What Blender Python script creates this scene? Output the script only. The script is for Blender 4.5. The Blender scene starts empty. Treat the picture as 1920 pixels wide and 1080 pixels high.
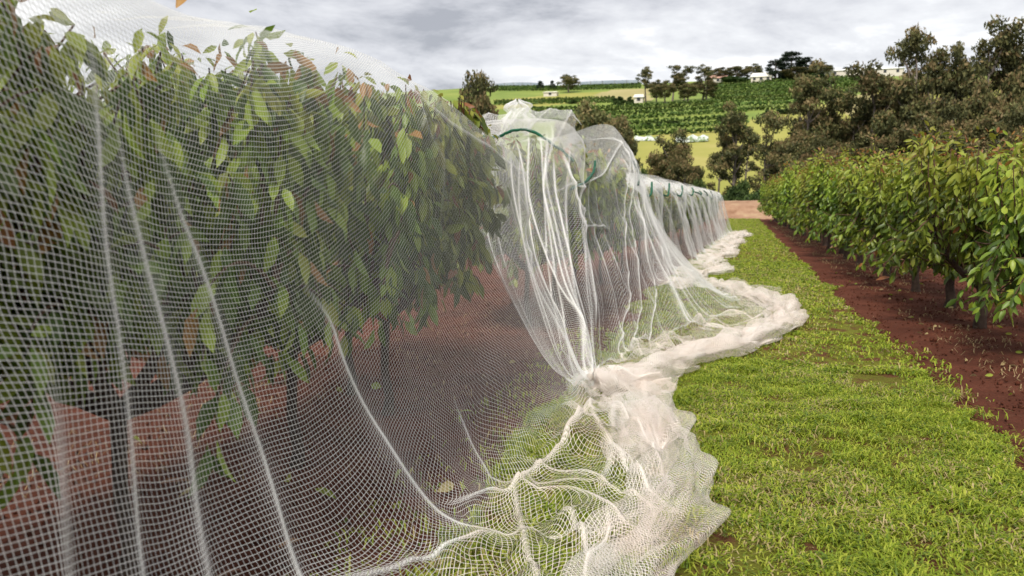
import bpy, math
import numpy as np
from mathutils import Vector, Matrix

rng = np.random.default_rng(11)
scene = bpy.context.scene
COL = scene.collection

# ------------------------------------------------------------------ camera maths
FPX = 1493.0
PITCH = math.radians(6.306); YAW = math.radians(15.44)
CAM = np.array([0.0, 0.0, 1.5])
fw = np.array([-math.sin(YAW)*math.cos(PITCH), math.cos(YAW)*math.cos(PITCH), -math.sin(PITCH)])
rt = np.array([math.cos(YAW), math.sin(YAW), 0.0])
up = np.cross(rt, fw)

def at(px, py, Y):
    """point on the sight line through a photo pixel at row distance Y"""
    d = fw + rt*(px-960)/FPX - up*(py-540)/FPX
    return CAM + d*(Y/d[1])

def proj(P):
    q = np.asarray(P) - CAM
    dz = q@fw
    dz = np.where(np.abs(dz) < 1e-3, 1e-3, dz)
    return np.stack([960+FPX*(q@rt)/dz, 540-FPX*(q@up)/dz, dz], -1)

# ------------------------------------------------------------------ noise
_perm = np.random.default_rng(3).permutation(256)
_perm = np.concatenate([_perm, _perm, _perm])
_grad = np.random.default_rng(4).normal(size=(256, 3)); _grad /= np.linalg.norm(_grad, axis=1)[:, None]
def noise3(P):
    P = np.asarray(P, float)
    i = np.floor(P).astype(int); f = P-i
    u = f*f*f*(f*(f*6-15)+10)
    i &= 255
    out = 0
    for dx in (0, 1):
        for dy in (0, 1):
            for dz in (0, 1):
                h = _perm[_perm[_perm[(i[..., 0]+dx) & 255]+((i[..., 1]+dy) & 255)]+((i[..., 2]+dz) & 255)]
                g = _grad[h]
                d = (f[..., 0]-dx)*g[..., 0]+(f[..., 1]-dy)*g[..., 1]+(f[..., 2]-dz)*g[..., 2]
                w = (u[..., 0] if dx else 1-u[..., 0])*(u[..., 1] if dy else 1-u[..., 1])*(u[..., 2] if dz else 1-u[..., 2])
                out = out+w*d
    return out*1.6
def n2(x, y, s=1.0, seed=0.0):
    x = np.asarray(x, float); y = np.asarray(y, float)
    x, y = np.broadcast_arrays(x, y)
    return noise3(np.stack([x*s, y*s, np.full(x.shape, seed+.37)], -1))
def fbm(x, y, s=1.0, seed=0.0, o=3):
    a = 0; k = 1.0
    for j in range(o):
        a = a+k*n2(x, y, s*2**j, seed+j*7.1); k *= .5
    return a

# ------------------------------------------------------------------ object helpers
def tag(o, label=None, cat=None, group=None, kind=None):
    if label: o['label'] = label
    if cat: o['category'] = cat
    if group: o['group'] = group
    if kind: o['kind'] = kind
    return o
def empty(name, loc=(0, 0, 0), rz=0.0):
    o = bpy.data.objects.new(name, None); COL.objects.link(o)
    o.location = loc; o.rotation_euler = (0, 0, rz); o.empty_display_size = .2
    return o
def quads_mesh(name, V, Q, mats=(), mi=None, uv=None, smooth=True):
    me = bpy.data.meshes.new(name)
    V = np.asarray(V, np.float32); Q = np.asarray(Q, np.int32)
    k = Q.shape[1]
    me.vertices.add(len(V)); me.vertices.foreach_set('co', V.ravel())
    me.loops.add(Q.size); me.loops.foreach_set('vertex_index', Q.ravel())
    me.polygons.add(len(Q))
    me.polygons.foreach_set('loop_start', np.arange(0, Q.size, k, dtype=np.int32))
    me.polygons.foreach_set('loop_total', np.full(len(Q), k, np.int32))
    if mi is not None: me.polygons.foreach_set('material_index', np.asarray(mi, np.int32))
    me.polygons.foreach_set('use_smooth', np.full(len(Q), smooth))
    for m in mats: me.materials.append(m)
    if uv is not None:
        l = me.uv_layers.new(name='UVMap')
        l.data.foreach_set('uv', np.asarray(uv, np.float32)[Q.ravel()].ravel())
    me.update(calc_edges=True); me.validate()
    return me
def link(name, me, parent=None, loc=None):
    o = bpy.data.objects.new(name, me); COL.objects.link(o)
    if parent is not None: o.parent = parent
    if loc is not None: o.location = loc
    return o
def grid_quads(nr, nc):
    i = np.arange(nr-1)[:, None]*nc+np.arange(nc-1)[None]
    return np.stack([i, i+1, i+nc+1, i+nc], -1).reshape(-1, 4)
def copy_tree(src, loc, rz, sc, name=None):
    r = src.copy(); COL.objects.link(r)
    r.location = loc; r.rotation_euler = (0, 0, rz); r.scale = sc
    for ch in src.children:
        c = ch.copy(); COL.objects.link(c); c.parent = r
    return r
class MB:
    def __init__(s): s.V = []; s.Q = []; s.M = []; s.n = 0
    def add(s, V, Q, m=0):
        V = np.asarray(V, float).reshape(-1, 3); Q = np.asarray(Q).reshape(-1, 4)
        s.V.append(V); s.Q.append(Q+s.n); s.M.append(np.full(len(Q), m)); s.n += len(V)
    def tube(s, pts, rad, seg=6, m=0):
        pts = np.asarray(pts, float); n = len(pts); rad = np.broadcast_to(np.asarray(rad, float), (n,))
        T = np.gradient(pts, axis=0); T /= np.linalg.norm(T, axis=1)[:, None]+1e-9
        ref = np.array([0.31, 0.17, .93]); 
        if abs(T.mean(0)@ref) > .9: ref = np.array([1., 0, 0])
        A = np.cross(T, ref); A /= np.linalg.norm(A, axis=1)[:, None]+1e-9
        B = np.cross(T, A)
        th = np.linspace(0, 2*np.pi, seg, endpoint=False)
        V = pts[:, None]+rad[:, None, None]*(np.cos(th)[None, :, None]*A[:, None]+np.sin(th)[None, :, None]*B[:, None])
        i = np.arange(n-1)[:, None]*seg; j = np.arange(seg)[None]
        Q = np.stack([i+j, i+(j+1) % seg, i+seg+(j+1) % seg, i+seg+j], -1)
        s.add(V, Q, m)
    def box(s, c, d, m=0):
        c = np.array(c, float); d = np.array(d, float)/2
        V = np.array([[x, y, z] for x in (-1, 1) for y in (-1, 1) for z in (-1, 1)])*d+c
        s.add(V, [[0, 1, 3, 2], [4, 6, 7, 5], [0, 4, 5, 1], [2, 3, 7, 6], [0, 2, 6, 4], [1, 5, 7, 3]], m)
    def mesh(s, name, mats, smooth=True):
        return quads_mesh(name, np.concatenate(s.V), np.concatenate(s.Q), mats, np.concatenate(s.M), smooth=smooth)

# ------------------------------------------------------------------ materials
def newmat(name):
    m = bpy.data.materials.new(name); m.use_nodes = True
    nt = m.node_tree; nt.nodes.clear()
    return m, nt
def N(nt, t, **k):
    n = nt.nodes.new(t)
    for a, b in k.items(): setattr(n, a, b)
    return n
def ramp(nt, fac, stops):
    r = N(nt, 'ShaderNodeValToRGB'); e = r.color_ramp.elements
    while len(e) < len(stops): e.new(.5)
    for q, (p, c) in zip(e, stops):
        q.position = p; q.color = (*c, 1)
    nt.links.new(fac, r.inputs[0]); return r.outputs[0]
def mth(nt, op, a, b=None, clamp=False):
    n = N(nt, 'ShaderNodeMath', operation=op); n.use_clamp = clamp
    for i, v in enumerate((a, b)):
        if v is None: continue
        if isinstance(v, (int, float)): n.inputs[i].default_value = v
        else: nt.links.new(v, n.inputs[i])
    return n.outputs[0]
def noise_tex(nt, scale, detail=4, rough=.6, coord='Object', dist=0.0):
    tc = N(nt, 'ShaderNodeTexCoord'); n = N(nt, 'ShaderNodeTexNoise')
    n.inputs['Scale'].default_value = scale; n.inputs['Detail'].default_value = detail
    n.inputs['Roughness'].default_value = rough; n.inputs['Distortion'].default_value = dist
    nt.links.new(tc.outputs[coord], n.inputs['Vector']); return n.outputs['Fac']

def leaf_mat(name, c1, c2, trans=.35, rough=.42, scale=3.0, spec=.4, objvar=.12):
    m, nt = newmat(name)
    out = N(nt, 'ShaderNodeOutputMaterial'); p = N(nt, 'ShaderNodeBsdfPrincipled'); t = N(nt, 'ShaderNodeBsdfTranslucent')
    mx = N(nt, 'ShaderNodeMixShader'); mx.inputs[0].default_value = trans
    col = ramp(nt, noise_tex(nt, scale, 2), [(.3, c1), (.7, c2)])
    oi = N(nt, 'ShaderNodeObjectInfo'); hs = N(nt, 'ShaderNodeHueSaturation')
    nt.links.new(mth(nt, 'ADD', mth(nt, 'MULTIPLY', oi.outputs['Random'], objvar*3), 1-objvar*1.5), hs.inputs['Value'])
    nt.links.new(mth(nt, 'ADD', mth(nt, 'MULTIPLY', oi.outputs['Random'], .03), .485), hs.inputs['Hue'])
    nt.links.new(col, hs.inputs['Color'])
    nt.links.new(hs.outputs[0], p.inputs['Base Color']); nt.links.new(hs.outputs[0], t.inputs['Color'])
    p.inputs['Roughness'].default_value = rough; p.inputs['Specular IOR Level'].default_value = spec
    nt.links.new(p.outputs[0], mx.inputs[1]); nt.links.new(t.outputs[0], mx.inputs[2]); nt.links.new(mx.outputs[0], out.inputs[0])
    return m
def plain_mat(name, c1, c2=None, rough=.8, scale=8, bump=0.0, bscale=None, stops=None, detail=5):
    m, nt = newmat(name)
    out = N(nt, 'ShaderNodeOutputMaterial'); p = N(nt, 'ShaderNodeBsdfPrincipled')
    f = noise_tex(nt, scale, detail)
    col = ramp(nt, f, stops or [(.3, c1), (.7, c2 or c1)])
    nt.links.new(col, p.inputs['Base Color']); p.inputs['Roughness'].default_value = rough
    p.inputs['Specular IOR Level'].default_value = .25
    if bump:
        b = N(nt, 'ShaderNodeBump'); b.inputs['Strength'].default_value = bump; b.inputs['Distance'].default_value = .05
        nt.links.new(noise_tex(nt, bscale or scale*3, 8, .7), b.inputs['Height']); nt.links.new(b.outputs[0], p.inputs['Normal'])
    nt.links.new(p.outputs[0], out.inputs[0]); return m

def net_mat(name, pitch, width, colour):
    m, nt = newmat(name)
    out = N(nt, 'ShaderNodeOutputMaterial'); uv = N(nt, 'ShaderNodeUVMap'); uv.uv_map = 'UVMap'
    sx = N(nt, 'ShaderNodeSeparateXYZ'); nt.links.new(uv.outputs[0], sx.inputs[0])
    uv2 = N(nt, 'ShaderNodeUVMap'); uv2.uv_map = 'Stretch'
    s2 = N(nt, 'ShaderNodeSeparateXYZ'); nt.links.new(uv2.outputs[0], s2.inputs[0])
    lines = []
    for k in (0, 1):
        f = mth(nt, 'FRACT', mth(nt, 'MULTIPLY', sx.outputs[k], 1/pitch))
        l_ = mth(nt, 'ABSOLUTE', mth(nt, 'SUBTRACT', f, .5))
        lines.append(mth(nt, 'ADD', l_, mth(nt, 'MULTIPLY', s2.outputs[k], width/pitch/2)))   # a thread keeps its real thickness
    mask = mth(nt, 'GREATER_THAN', mth(nt, 'MAXIMUM', lines[0], lines[1]), .5)
    tr = N(nt, 'ShaderNodeBsdfTransparent'); d = N(nt, 'ShaderNodeBsdfDiffuse'); tl = N(nt, 'ShaderNodeBsdfTranslucent')
    col = ramp(nt, noise_tex(nt, 2.5, 4), [(.35, colour[0]), (.65, colour[1])])
    nt.links.new(col, d.inputs['Color']); nt.links.new(col, tl.inputs['Color'])
    a = N(nt, 'ShaderNodeMixShader'); a.inputs[0].default_value = .38
    nt.links.new(d.outputs[0], a.inputs[1]); nt.links.new(tl.outputs[0], a.inputs[2])
    b = N(nt, 'ShaderNodeMixShader'); nt.links.new(mask, b.inputs[0])
    nt.links.new(tr.outputs[0], b.inputs[1]); nt.links.new(a.outputs[0], b.inputs[2]); nt.links.new(b.outputs[0], out.inputs[0])
    return m

WHITE = [(.86, .86, .85), (.92, .92, .92)]
CREAM = [(.86, .76, .70), (.91, .87, .84)]
M_net = net_mat('white_netting', .015, .0017, WHITE)
M_netg = net_mat('cream_netting', .015, .0022, CREAM)
M_bunch = net_mat('cream_netting_bunched', .015, .0040, CREAM)
M_flap = net_mat('white_netting_bunched', .012, .0048, WHITE)
M_cord = plain_mat('green_cord', (.005, .06, .035), (.01, .12, .06), .6, 40)
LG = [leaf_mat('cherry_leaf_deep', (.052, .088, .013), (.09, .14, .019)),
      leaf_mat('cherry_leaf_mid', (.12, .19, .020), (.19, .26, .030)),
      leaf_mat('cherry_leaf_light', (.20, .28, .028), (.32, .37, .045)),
      leaf_mat('cherry_leaf_bronze', (.22, .10, .03), (.36, .17, .05)),
      leaf_mat('cherry_leaf_yellow', (.22, .30, .03), (.34, .32, .05))]
M_bark = plain_mat('cherry_bark', (.035, .022, .017), (.09, .06, .045), .85, 20, .6)
M_stem = plain_mat('shoot_bark', (.06, .035, .02), (.12, .07, .04), .7, 20)
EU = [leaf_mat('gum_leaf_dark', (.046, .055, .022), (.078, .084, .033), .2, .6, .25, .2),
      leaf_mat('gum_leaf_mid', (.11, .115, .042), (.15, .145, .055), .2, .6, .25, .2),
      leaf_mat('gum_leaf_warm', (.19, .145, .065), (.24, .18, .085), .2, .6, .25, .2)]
CO = [leaf_mat('pine_leaf_dark', (.014, .026, .016), (.022, .036, .02), .15, .6, .25, .2),
      leaf_mat('pine_leaf_mid', (.024, .042, .024), (.04, .058, .03), .15, .6, .25, .2)]
BU = [leaf_mat('bush_leaf_dark', (.02, .038, .012), (.035, .06, .018), .2, .6, .4, .2),
      leaf_mat('bush_leaf_mid', (.05, .085, .022), (.075, .11, .03), .2, .6, .4, .2)]
M_gumbark = plain_mat('gum_bark', (.10, .085, .07), (.24, .20, .17), .8, 1.5)

# ------------------------------------------------------------------ ground
def strip_grid(xs, ys, zf): 
    X, Y = np.meshgrid(xs, ys)
    return np.stack([X, Y, zf(X, Y)], -1)
def soil_z(X, Y):
    return .018*fbm(X, Y, 1.2, 5)+.008*fbm(X, Y, 6, 9)*(np.abs(Y) < 20)
M_soil, nt = newmat('red_soil')
out = N(nt, 'ShaderNodeOutputMaterial'); p = N(nt, 'ShaderNodeBsdfPrincipled')
f1 = noise_tex(nt, 1.3, 8, .65); f2 = noise_tex(nt, 40, 6, .7); f3 = noise_tex(nt, 7, 5, .7)
c1 = ramp(nt, f1, [(.3, (.066, .021, .012)), (.55, (.11, .036, .021)), (.75, (.165, .061, .038))])
c2 = ramp(nt, f2, [(.32, (.35, .32, .32)), (.5, (1, 1, 1)), (.75, (1.5, 1.4, 1.35))])
mx = N(nt, 'ShaderNodeMix', data_type='RGBA', blend_type='MULTIPLY'); mx.inputs[0].default_value = .55
nt.links.new(c1, mx.inputs[6]); nt.links.new(c2, mx.inputs[7])
mx2 = N(nt, 'ShaderNodeMix', data_type='RGBA'); nt.links.new(ramp(nt, f3, [(.58, (0, 0, 0)), (.72, (.5, .5, .5))]), mx2.inputs[0])
nt.links.new(mx.outputs[2], mx2.inputs[6]); mx2.inputs[7].default_value = (.15, .085, .055, 1)
nt.links.new(mx2.outputs[2], p.inputs['Base Color']); p.inputs['Roughness'].default_value = .95; p.inputs['Specular IOR Level'].default_value = .12
b = N(nt, 'ShaderNodeBump'); b.inputs['Strength'].default_value = .9; b.inputs['Distance'].default_value = .04
nt.links.new(noise_tex(nt, 18, 10, .75), b.inputs['Height']); nt.links.new(b.outputs[0], p.inputs['Normal']); nt.links.new(p.outputs[0], out.inputs[0])

M_turf, nt = newmat('turf_floor')
out = N(nt, 'ShaderNodeOutputMaterial'); p = N(nt, 'ShaderNodeBsdfPrincipled')
c1 = ramp(nt, noise_tex(nt, .9, 6, .6), [(.3, (.13, .12, .02)), (.55, (.17, .18, .025)), (.75, (.24, .21, .06))])
c2 = ramp(nt, noise_tex(nt, 5, 8, .7), [(.36, (.11, .05, .026)), (.47, (.5, .5, .5))])
sel = ramp(nt, noise_tex(nt, 4.2, 8, .72), [(.42, (1, 1, 1)), (.52, (0, 0, 0))])
mx = N(nt, 'ShaderNodeMix', data_type='RGBA'); nt.links.new(sel, mx.inputs[0]); nt.links.new(c1, mx.inputs[6]); mx.inputs[7].default_value = (.13, .055, .028, 1)
nt.links.new(mx.outputs[2], p.inputs['Base Color']); p.inputs['Roughness'].default_value = .95; p.inputs['Specular IOR Level'].default_value = .1
b = N(nt, 'ShaderNodeBump'); b.inputs['Strength'].default_value = 1; b.inputs['Distance'].default_value = .04
nt.links.new(noise_tex(nt, 30, 10, .75), b.inputs['Height']); nt.links.new(b.outputs[0], p.inputs['Normal']); nt.links.new(p.outputs[0], out.inputs[0])

BANK0, BANK1 = 66.0, 71.0
def smooth(a, b, x):
    t = np.clip((x-a)/(b-a), 0, 1); return t*t*(3-2*t)
def hill(X, Y):
    X = np.asarray(X, float); Y = np.asarray(Y, float)
    z = 1.0+62*np.clip((Y-128)/302, 0, 1)**.95
    z = z-np.clip(Y-430, 0, None)*.05
    z = z+1.6*n2(X, Y, .012, 2)*smooth(130, 200, Y)
    v = 1.4-4.6*smooth(71, 92, Y)+4.2*smooth(104, 130, Y)
    return np.where(Y < 128, v, z)
xs = np.concatenate([np.linspace(-90, -8, 14), np.linspace(-7, 8, 230), np.linspace(9, 90, 14)])
ys = np.concatenate([np.linspace(-12, -1, 8), np.linspace(-.6, 15, 240), np.linspace(15.4, 66, 80)])
G = strip_grid(xs, ys, soil_z)
o = link('ground', quads_mesh('ground', G.reshape(-1, 3), grid_quads(len(ys), len(xs)), [M_soil])); tag(o, kind='structure')

# grass strips with ragged edges
def edgeR(Y): return 1.62+.15*fbm(Y, 0*Y, 1.1, 21)+.08*n2(Y, 0*Y, 5, 22)+np.clip((Y-30)/40, 0, 1)*.35
def edgeL(Y): return -1.22+.16*fbm(Y, 0*Y, .9, 31)+.06*n2(Y, 0*Y, 4, 32)+np.clip((Y-13)/23, 0, 1)*.9
ys = np.concatenate([np.linspace(-12, -1, 12), np.linspace(-.7, 20, 300), np.linspace(20.4, 65.9, 120)])
tt = np.linspace(0, 1, 60)
X = edgeL(ys)[:, None]*(1-tt)+edgeR(ys)[:, None]*tt; Y = np.repeat(ys[:, None], 60, 1)
Z = soil_z(X, Y)*.5+.03+.012*n2(X, Y, 3, 4); Z[:, 0] -= .05; Z[:, -1] -= .05
o = link('grass_path', quads_mesh('grass_path', np.stack([X, Y, Z], -1).reshape(-1, 3), grid_quads(len(ys), 60), [M_turf])); tag(o, kind='structure')
for nm, xa, xb in (('grass_alley', 4.6, 8.0),):
    X = (xa+.1*n2(ys, 0*ys, 1.3, 3))[:, None]*(1-tt)+(xb+.1*n2(ys, 0*ys, 1.3, 6))[:, None]*tt
    Z = soil_z(X, Y)*.5+.03; Z[:, 0] -= .05; Z[:, -1] -= .05
    o = link(nm, quads_mesh(nm, np.stack([X, Y, Z], -1).reshape(-1, 3), grid_quads(len(ys), 60), [M_turf])); tag(o, kind='structure')

# earth bank closing the alley
M_bank = plain_mat('bank_earth', None, None, .95, .9, .8, 6, stops=[(.3, (.20, .105, .06)), (.5, (.31, .19, .12)), (.7, (.37, .27, .16))], detail=8)
xs = np.linspace(-90, 90, 360); ys2 = np.linspace(BANK0-.2, BANK1+3, 18)
def bz(X, Y): return 1.42*smooth(BANK0, BANK1, Y)+.10*fbm(X, Y, .5, 8)*smooth(BANK0, BANK0+1, Y)-.02
o = link('earth_bank', quads_mesh('earth_bank', strip_grid(xs, ys2, bz).reshape(-1, 3), grid_quads(18, 360), [M_bank])); tag(o, kind='structure')

# hillside, with fields as mesh materials
M_field = [plain_mat('valley_scrub', None, None, .95, .15, stops=[(.3, (.04, .06, .018)), (.7, (.10, .12, .035))]),
           plain_mat('pasture', None, None, .95, .06, stops=[(.3, (.22, .23, .045)), (.55, (.28, .27, .065)), (.75, (.34, .30, .10))]),
           plain_mat('orchard_floor', None, None, .95, .05, stops=[(.3, (.12, .18, .035)), (.6, (.20, .25, .05)), (.8, (.30, .29, .10))]),
           plain_mat('dry_paddock', None, None, .95, .05, stops=[(.3, (.28, .25, .10)), (.7, (.36, .31, .15))])]
xs = np.linspace(-520, 520, 420); ys3 = np.concatenate([np.linspace(72, 128, 30), np.linspace(130, 440, 160), np.linspace(450, 3000, 20)])
G = strip_grid(xs, ys3, hill)
C = (G[:-1, :-1]+G[1:, 1:])/2
pc = proj(C)
def inpoly(px, py, poly):
    ins = np.zeros(px.shape, bool); n = len(poly)
    for a in range(n):
        x1, y1 = poly[a]; x2, y2 = poly[(a+1) % n]
        c = ((y1 > py) != (y2 > py)) & (px < (x2-x1)*(py-y1)/(y2-y1+1e-9)+x1)
        ins ^= c
    return ins
fi = np.where(C[..., 1] < 140, 0, 2)
for poly, k in (([(1150, 262), (1330, 240), (1360, 236), (1470, 214), (1560, 190), (1640, 185), (1650, 380), (1180, 380)], 1),
                ([(930, 186), (1140, 172), (1160, 182), (1000, 200), (930, 204)], 1),
                ([(1140, 168), (1220, 166), (1220, 190), (1100, 190)], 3),
                ([(1560, 190), (1640, 170), (1660, 215), (1580, 215)], 3), ([(1640, 150), (1960, 150), (1960, 260), (1640, 260)], 1)):
    fi[inpoly(pc[..., 0]+6*n2(C[..., 0], C[..., 1], .03), pc[..., 1]+3*n2(C[..., 0], C[..., 1], .03, 5), poly)] = k
fi[C[..., 1] < 132] = 0
o = link('hillside', quads_mesh('hillside', G.reshape(-1, 3), grid_quads(len(ys3), len(xs)), M_field, fi.ravel())); tag(o, kind='structure')

# ------------------------------------------------------------------ grass blades
GM = [leaf_mat('grass_blade_green', (.19, .26, .016), (.27, .34, .024), .4, .5, 3, .3),
      leaf_mat('grass_blade_lime', (.32, .37, .035), (.42, .44, .06), .4, .5, 3, .3),
      leaf_mat('grass_blade_dark', (.10, .16, .02), (.15, .22, .03), .4, .5, 3, .3),
      leaf_mat('grass_blade_straw', (.32, .25, .11), (.45, .36, .19), .3, .6, 3, .2)]
def blades(n, pos, L, W, lean, mi):
    a = rng.uniform(0, 2*np.pi, n)
    d = np.stack([np.cos(a), np.sin(a), 0*a], -1); s = np.stack([-np.sin(a), np.cos(a), 0*a], -1)
    upv = np.array([0, 0, 1.])
    V = np.zeros((n, 6, 3))
    for r, (h, w, b) in enumerate(((0, .8, 0), (.55, 1, .35), (1, .12, 1))):
        c = pos+(L*h*np.cos(lean*b*.9+.12))[:, None]*upv*(1-.18*b)+(L*h*np.sin(lean*(.3+.7*b)))[:, None]*d
        V[:, 2*r] = c-s*(W*w/2)[:, None]; V[:, 2*r+1] = c+s*(W*w/2)[:, None]
    base = np.arange(n)[:, None]*6
    Q = np.concatenate([base+np.array([0, 1, 3, 2]), base+np.array([2, 3, 5, 4])])
    return V.reshape(-1, 3), Q, np.concatenate([mi, mi])
def grass_field(n, y0, y1, xl, xr, L0, power):
    u = rng.uniform(0, 1, n)**power
    y = y0+(y1-y0)*u; x = rng.uniform(0, 1, n)
    x = xl(y)+(xr(y)-xl(y))*x
    dens = fbm(x, y, 1.3, 55, 3)+.5*n2(x, y, 7, 57)
    keep = rng.uniform(-.55, .25, n) < dens+.34
    tr = .18*np.exp(-((x-.35)/.14)**2)+.18*np.exp(-((x-1.3)/.12)**2)
    keep &= rng.uniform(0, 1, n) > tr*(y > 6)*2
    x, y = x[keep], y[keep]; n = len(x)
    tuft = np.clip(.75+.8*n2(x, y, 5, 61), .35, 1.7)
    L = L0*tuft*rng.uniform(.6, 1.25, n)*(1+y*.006); W = np.clip(.0035+.0011*y, .004, .03)*rng.uniform(.7, 1.2, n)
    W = np.where(y < 7, rng.uniform(.0045, .009, n), W)
    pos = np.stack([x, y, .030+0*x], -1)
    r = rng.uniform(0, 1, n)+.35*n2(x, y, 2, 71)
    mi = np.where(r < .40, 0, np.where(r < .74, 1, np.where(r < .90, 2, 3)))
    return blades(n, pos, L, W, rng.uniform(.6, 1.55, n), mi)
parts = [grass_field(105000, 1.9, 7.5, edgeL, edgeR, .074, .85), grass_field(60000, 7.5, 20, edgeL, edgeR, .06, .8),
         grass_field(45000, 20, 65, edgeL, edgeR, .07, .8),
         grass_field(900, 2, 9, lambda y: edgeR(y)-.1, lambda y: edgeR(y)+.22, .08, 1.0),
         grass_field(1600, 2, 9, lambda y: edgeL(y)-.5, lambda y: edgeL(y)+.1, .08, 1.0)]
V = []; Q = []; MI = []; n0 = 0
for v, q, m in parts:
    V.append(v); Q.append(q+n0); MI.append(m); n0 += len(v)
o = link('grass', quads_mesh('grass', np.concatenate(V), np.concatenate(Q), GM, np.concatenate(MI)))
tag(o, 'bright green and straw grass growing on the alley beside the nets', 'grass', kind='stuff')
# dry litter on the soil
n = 14000
y = 3+45*rng.uniform(0, 1, n)**1.6; x = np.where(rng.uniform(0, 1, n) < .6, rng.uniform(2.1, 4.4, n), rng.uniform(-4.2, -1.4, n))
k = fbm(x, y, 1.0, 91) > rng.uniform(-.3, .5, n); x, y = x[k], y[k]; n = len(x)
v, q, m = blades(n, np.stack([x, y, .012+0*x], -1), rng.uniform(.03, .11, n), rng.uniform(.003, .007, n)*(1+y*.06), rng.uniform(1.2, 1.6, n), np.zeros(n, int))
o = link('dry_litter', quads_mesh('dry_litter', v, q, [GM[3]])); tag(o, 'dry straw and grass litter strewn on the red soil', 'litter', kind='stuff')

n = 7000
y = 2.2+16*rng.uniform(0, 1, n)**1.5; x = np.where(rng.uniform(0, 1, n) < .55, edgeR(y)+rng.uniform(0, 2.6, n), edgeL(y)-rng.uniform(0, 2.6, n))
s_ = rng.uniform(.003, .011, n)*(1+(rng.uniform(0, 1, n) < .06)*1.2)
cube = np.array([[a, b, c] for a in (-1, 1) for b in (-1, 1) for c in (-1, 1)], float)
V = np.stack([x, y, .012+0*x], -1)[:, None]+cube[None]*s_[:, None, None]*rng.uniform(.4, 1.1, (n, 8, 1))
Q = (np.arange(n)[:, None, None]*8+np.array([[0, 1, 3, 2], [4, 6, 7, 5], [0, 4, 5, 1], [2, 3, 7, 6], [0, 2, 6, 4], [1, 5, 7, 3]])[None]).reshape(-1, 4)
o = link('soil_clods', quads_mesh('soil_clods', V.reshape(-1, 3), Q, [M_soil])); tag(o, 'crumbs and small clods of red soil scattered on the bare strips', 'soil clods', kind='stuff')

# ------------------------------------------------------------------ leaves and cherry trees
def leaf_cloud(pos, axis, size, mi, wid=.46, droop=.6, roll=None):
    """each leaf: 4 stations x 3 verts = 6 quads, folded along the midrib"""
    n = len(pos)
    ax = axis/np.linalg.norm(axis, axis=1)[:, None]
    ref = rng.normal(size=(n, 3)); ref[:, 2] += 1.2
    sd = np.cross(ax, ref); sd /= np.linalg.norm(sd, axis=1)[:, None]+1e-9
    nm = np.cross(sd, ax)
    V = np.zeros((n, 4, 3, 3))
    curl = rng.uniform(.2, 1, n)*droop
    for i, (t, w) in enumerate(((0, .10), (.30, .80), (.68, .72), (1.0, .04))):
        c = pos+ax*(size*t)[:, None]-nm*(size*curl*t*t*.55)[:, None]
        for j, sg in enumerate((-1, 0, 1)):
            V[:, i, j] = c+sd*(sg*w*wid*size/2)[:, None]+nm*((abs(sg))*w*size*.09)[:, None]
    base = np.arange(n)[:, None]*12
    q = []
    for i in range(3):
        for j in range(2):
            a = i*3+j; q.append(base+np.array([a, a+1, a+4, a+3]))
    return V.reshape(-1, 3), np.stack(q, 1).reshape(-1, 4), np.repeat(mi, 6)

def limb_curve(p0, p1, bend, n=7):
    t = np.linspace(0, 1, n)[:, None]
    mid = (p0+p1)/2+bend
    return (1-t)**2*p0+2*t*(1-t)*mid+t*t*p1

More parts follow.
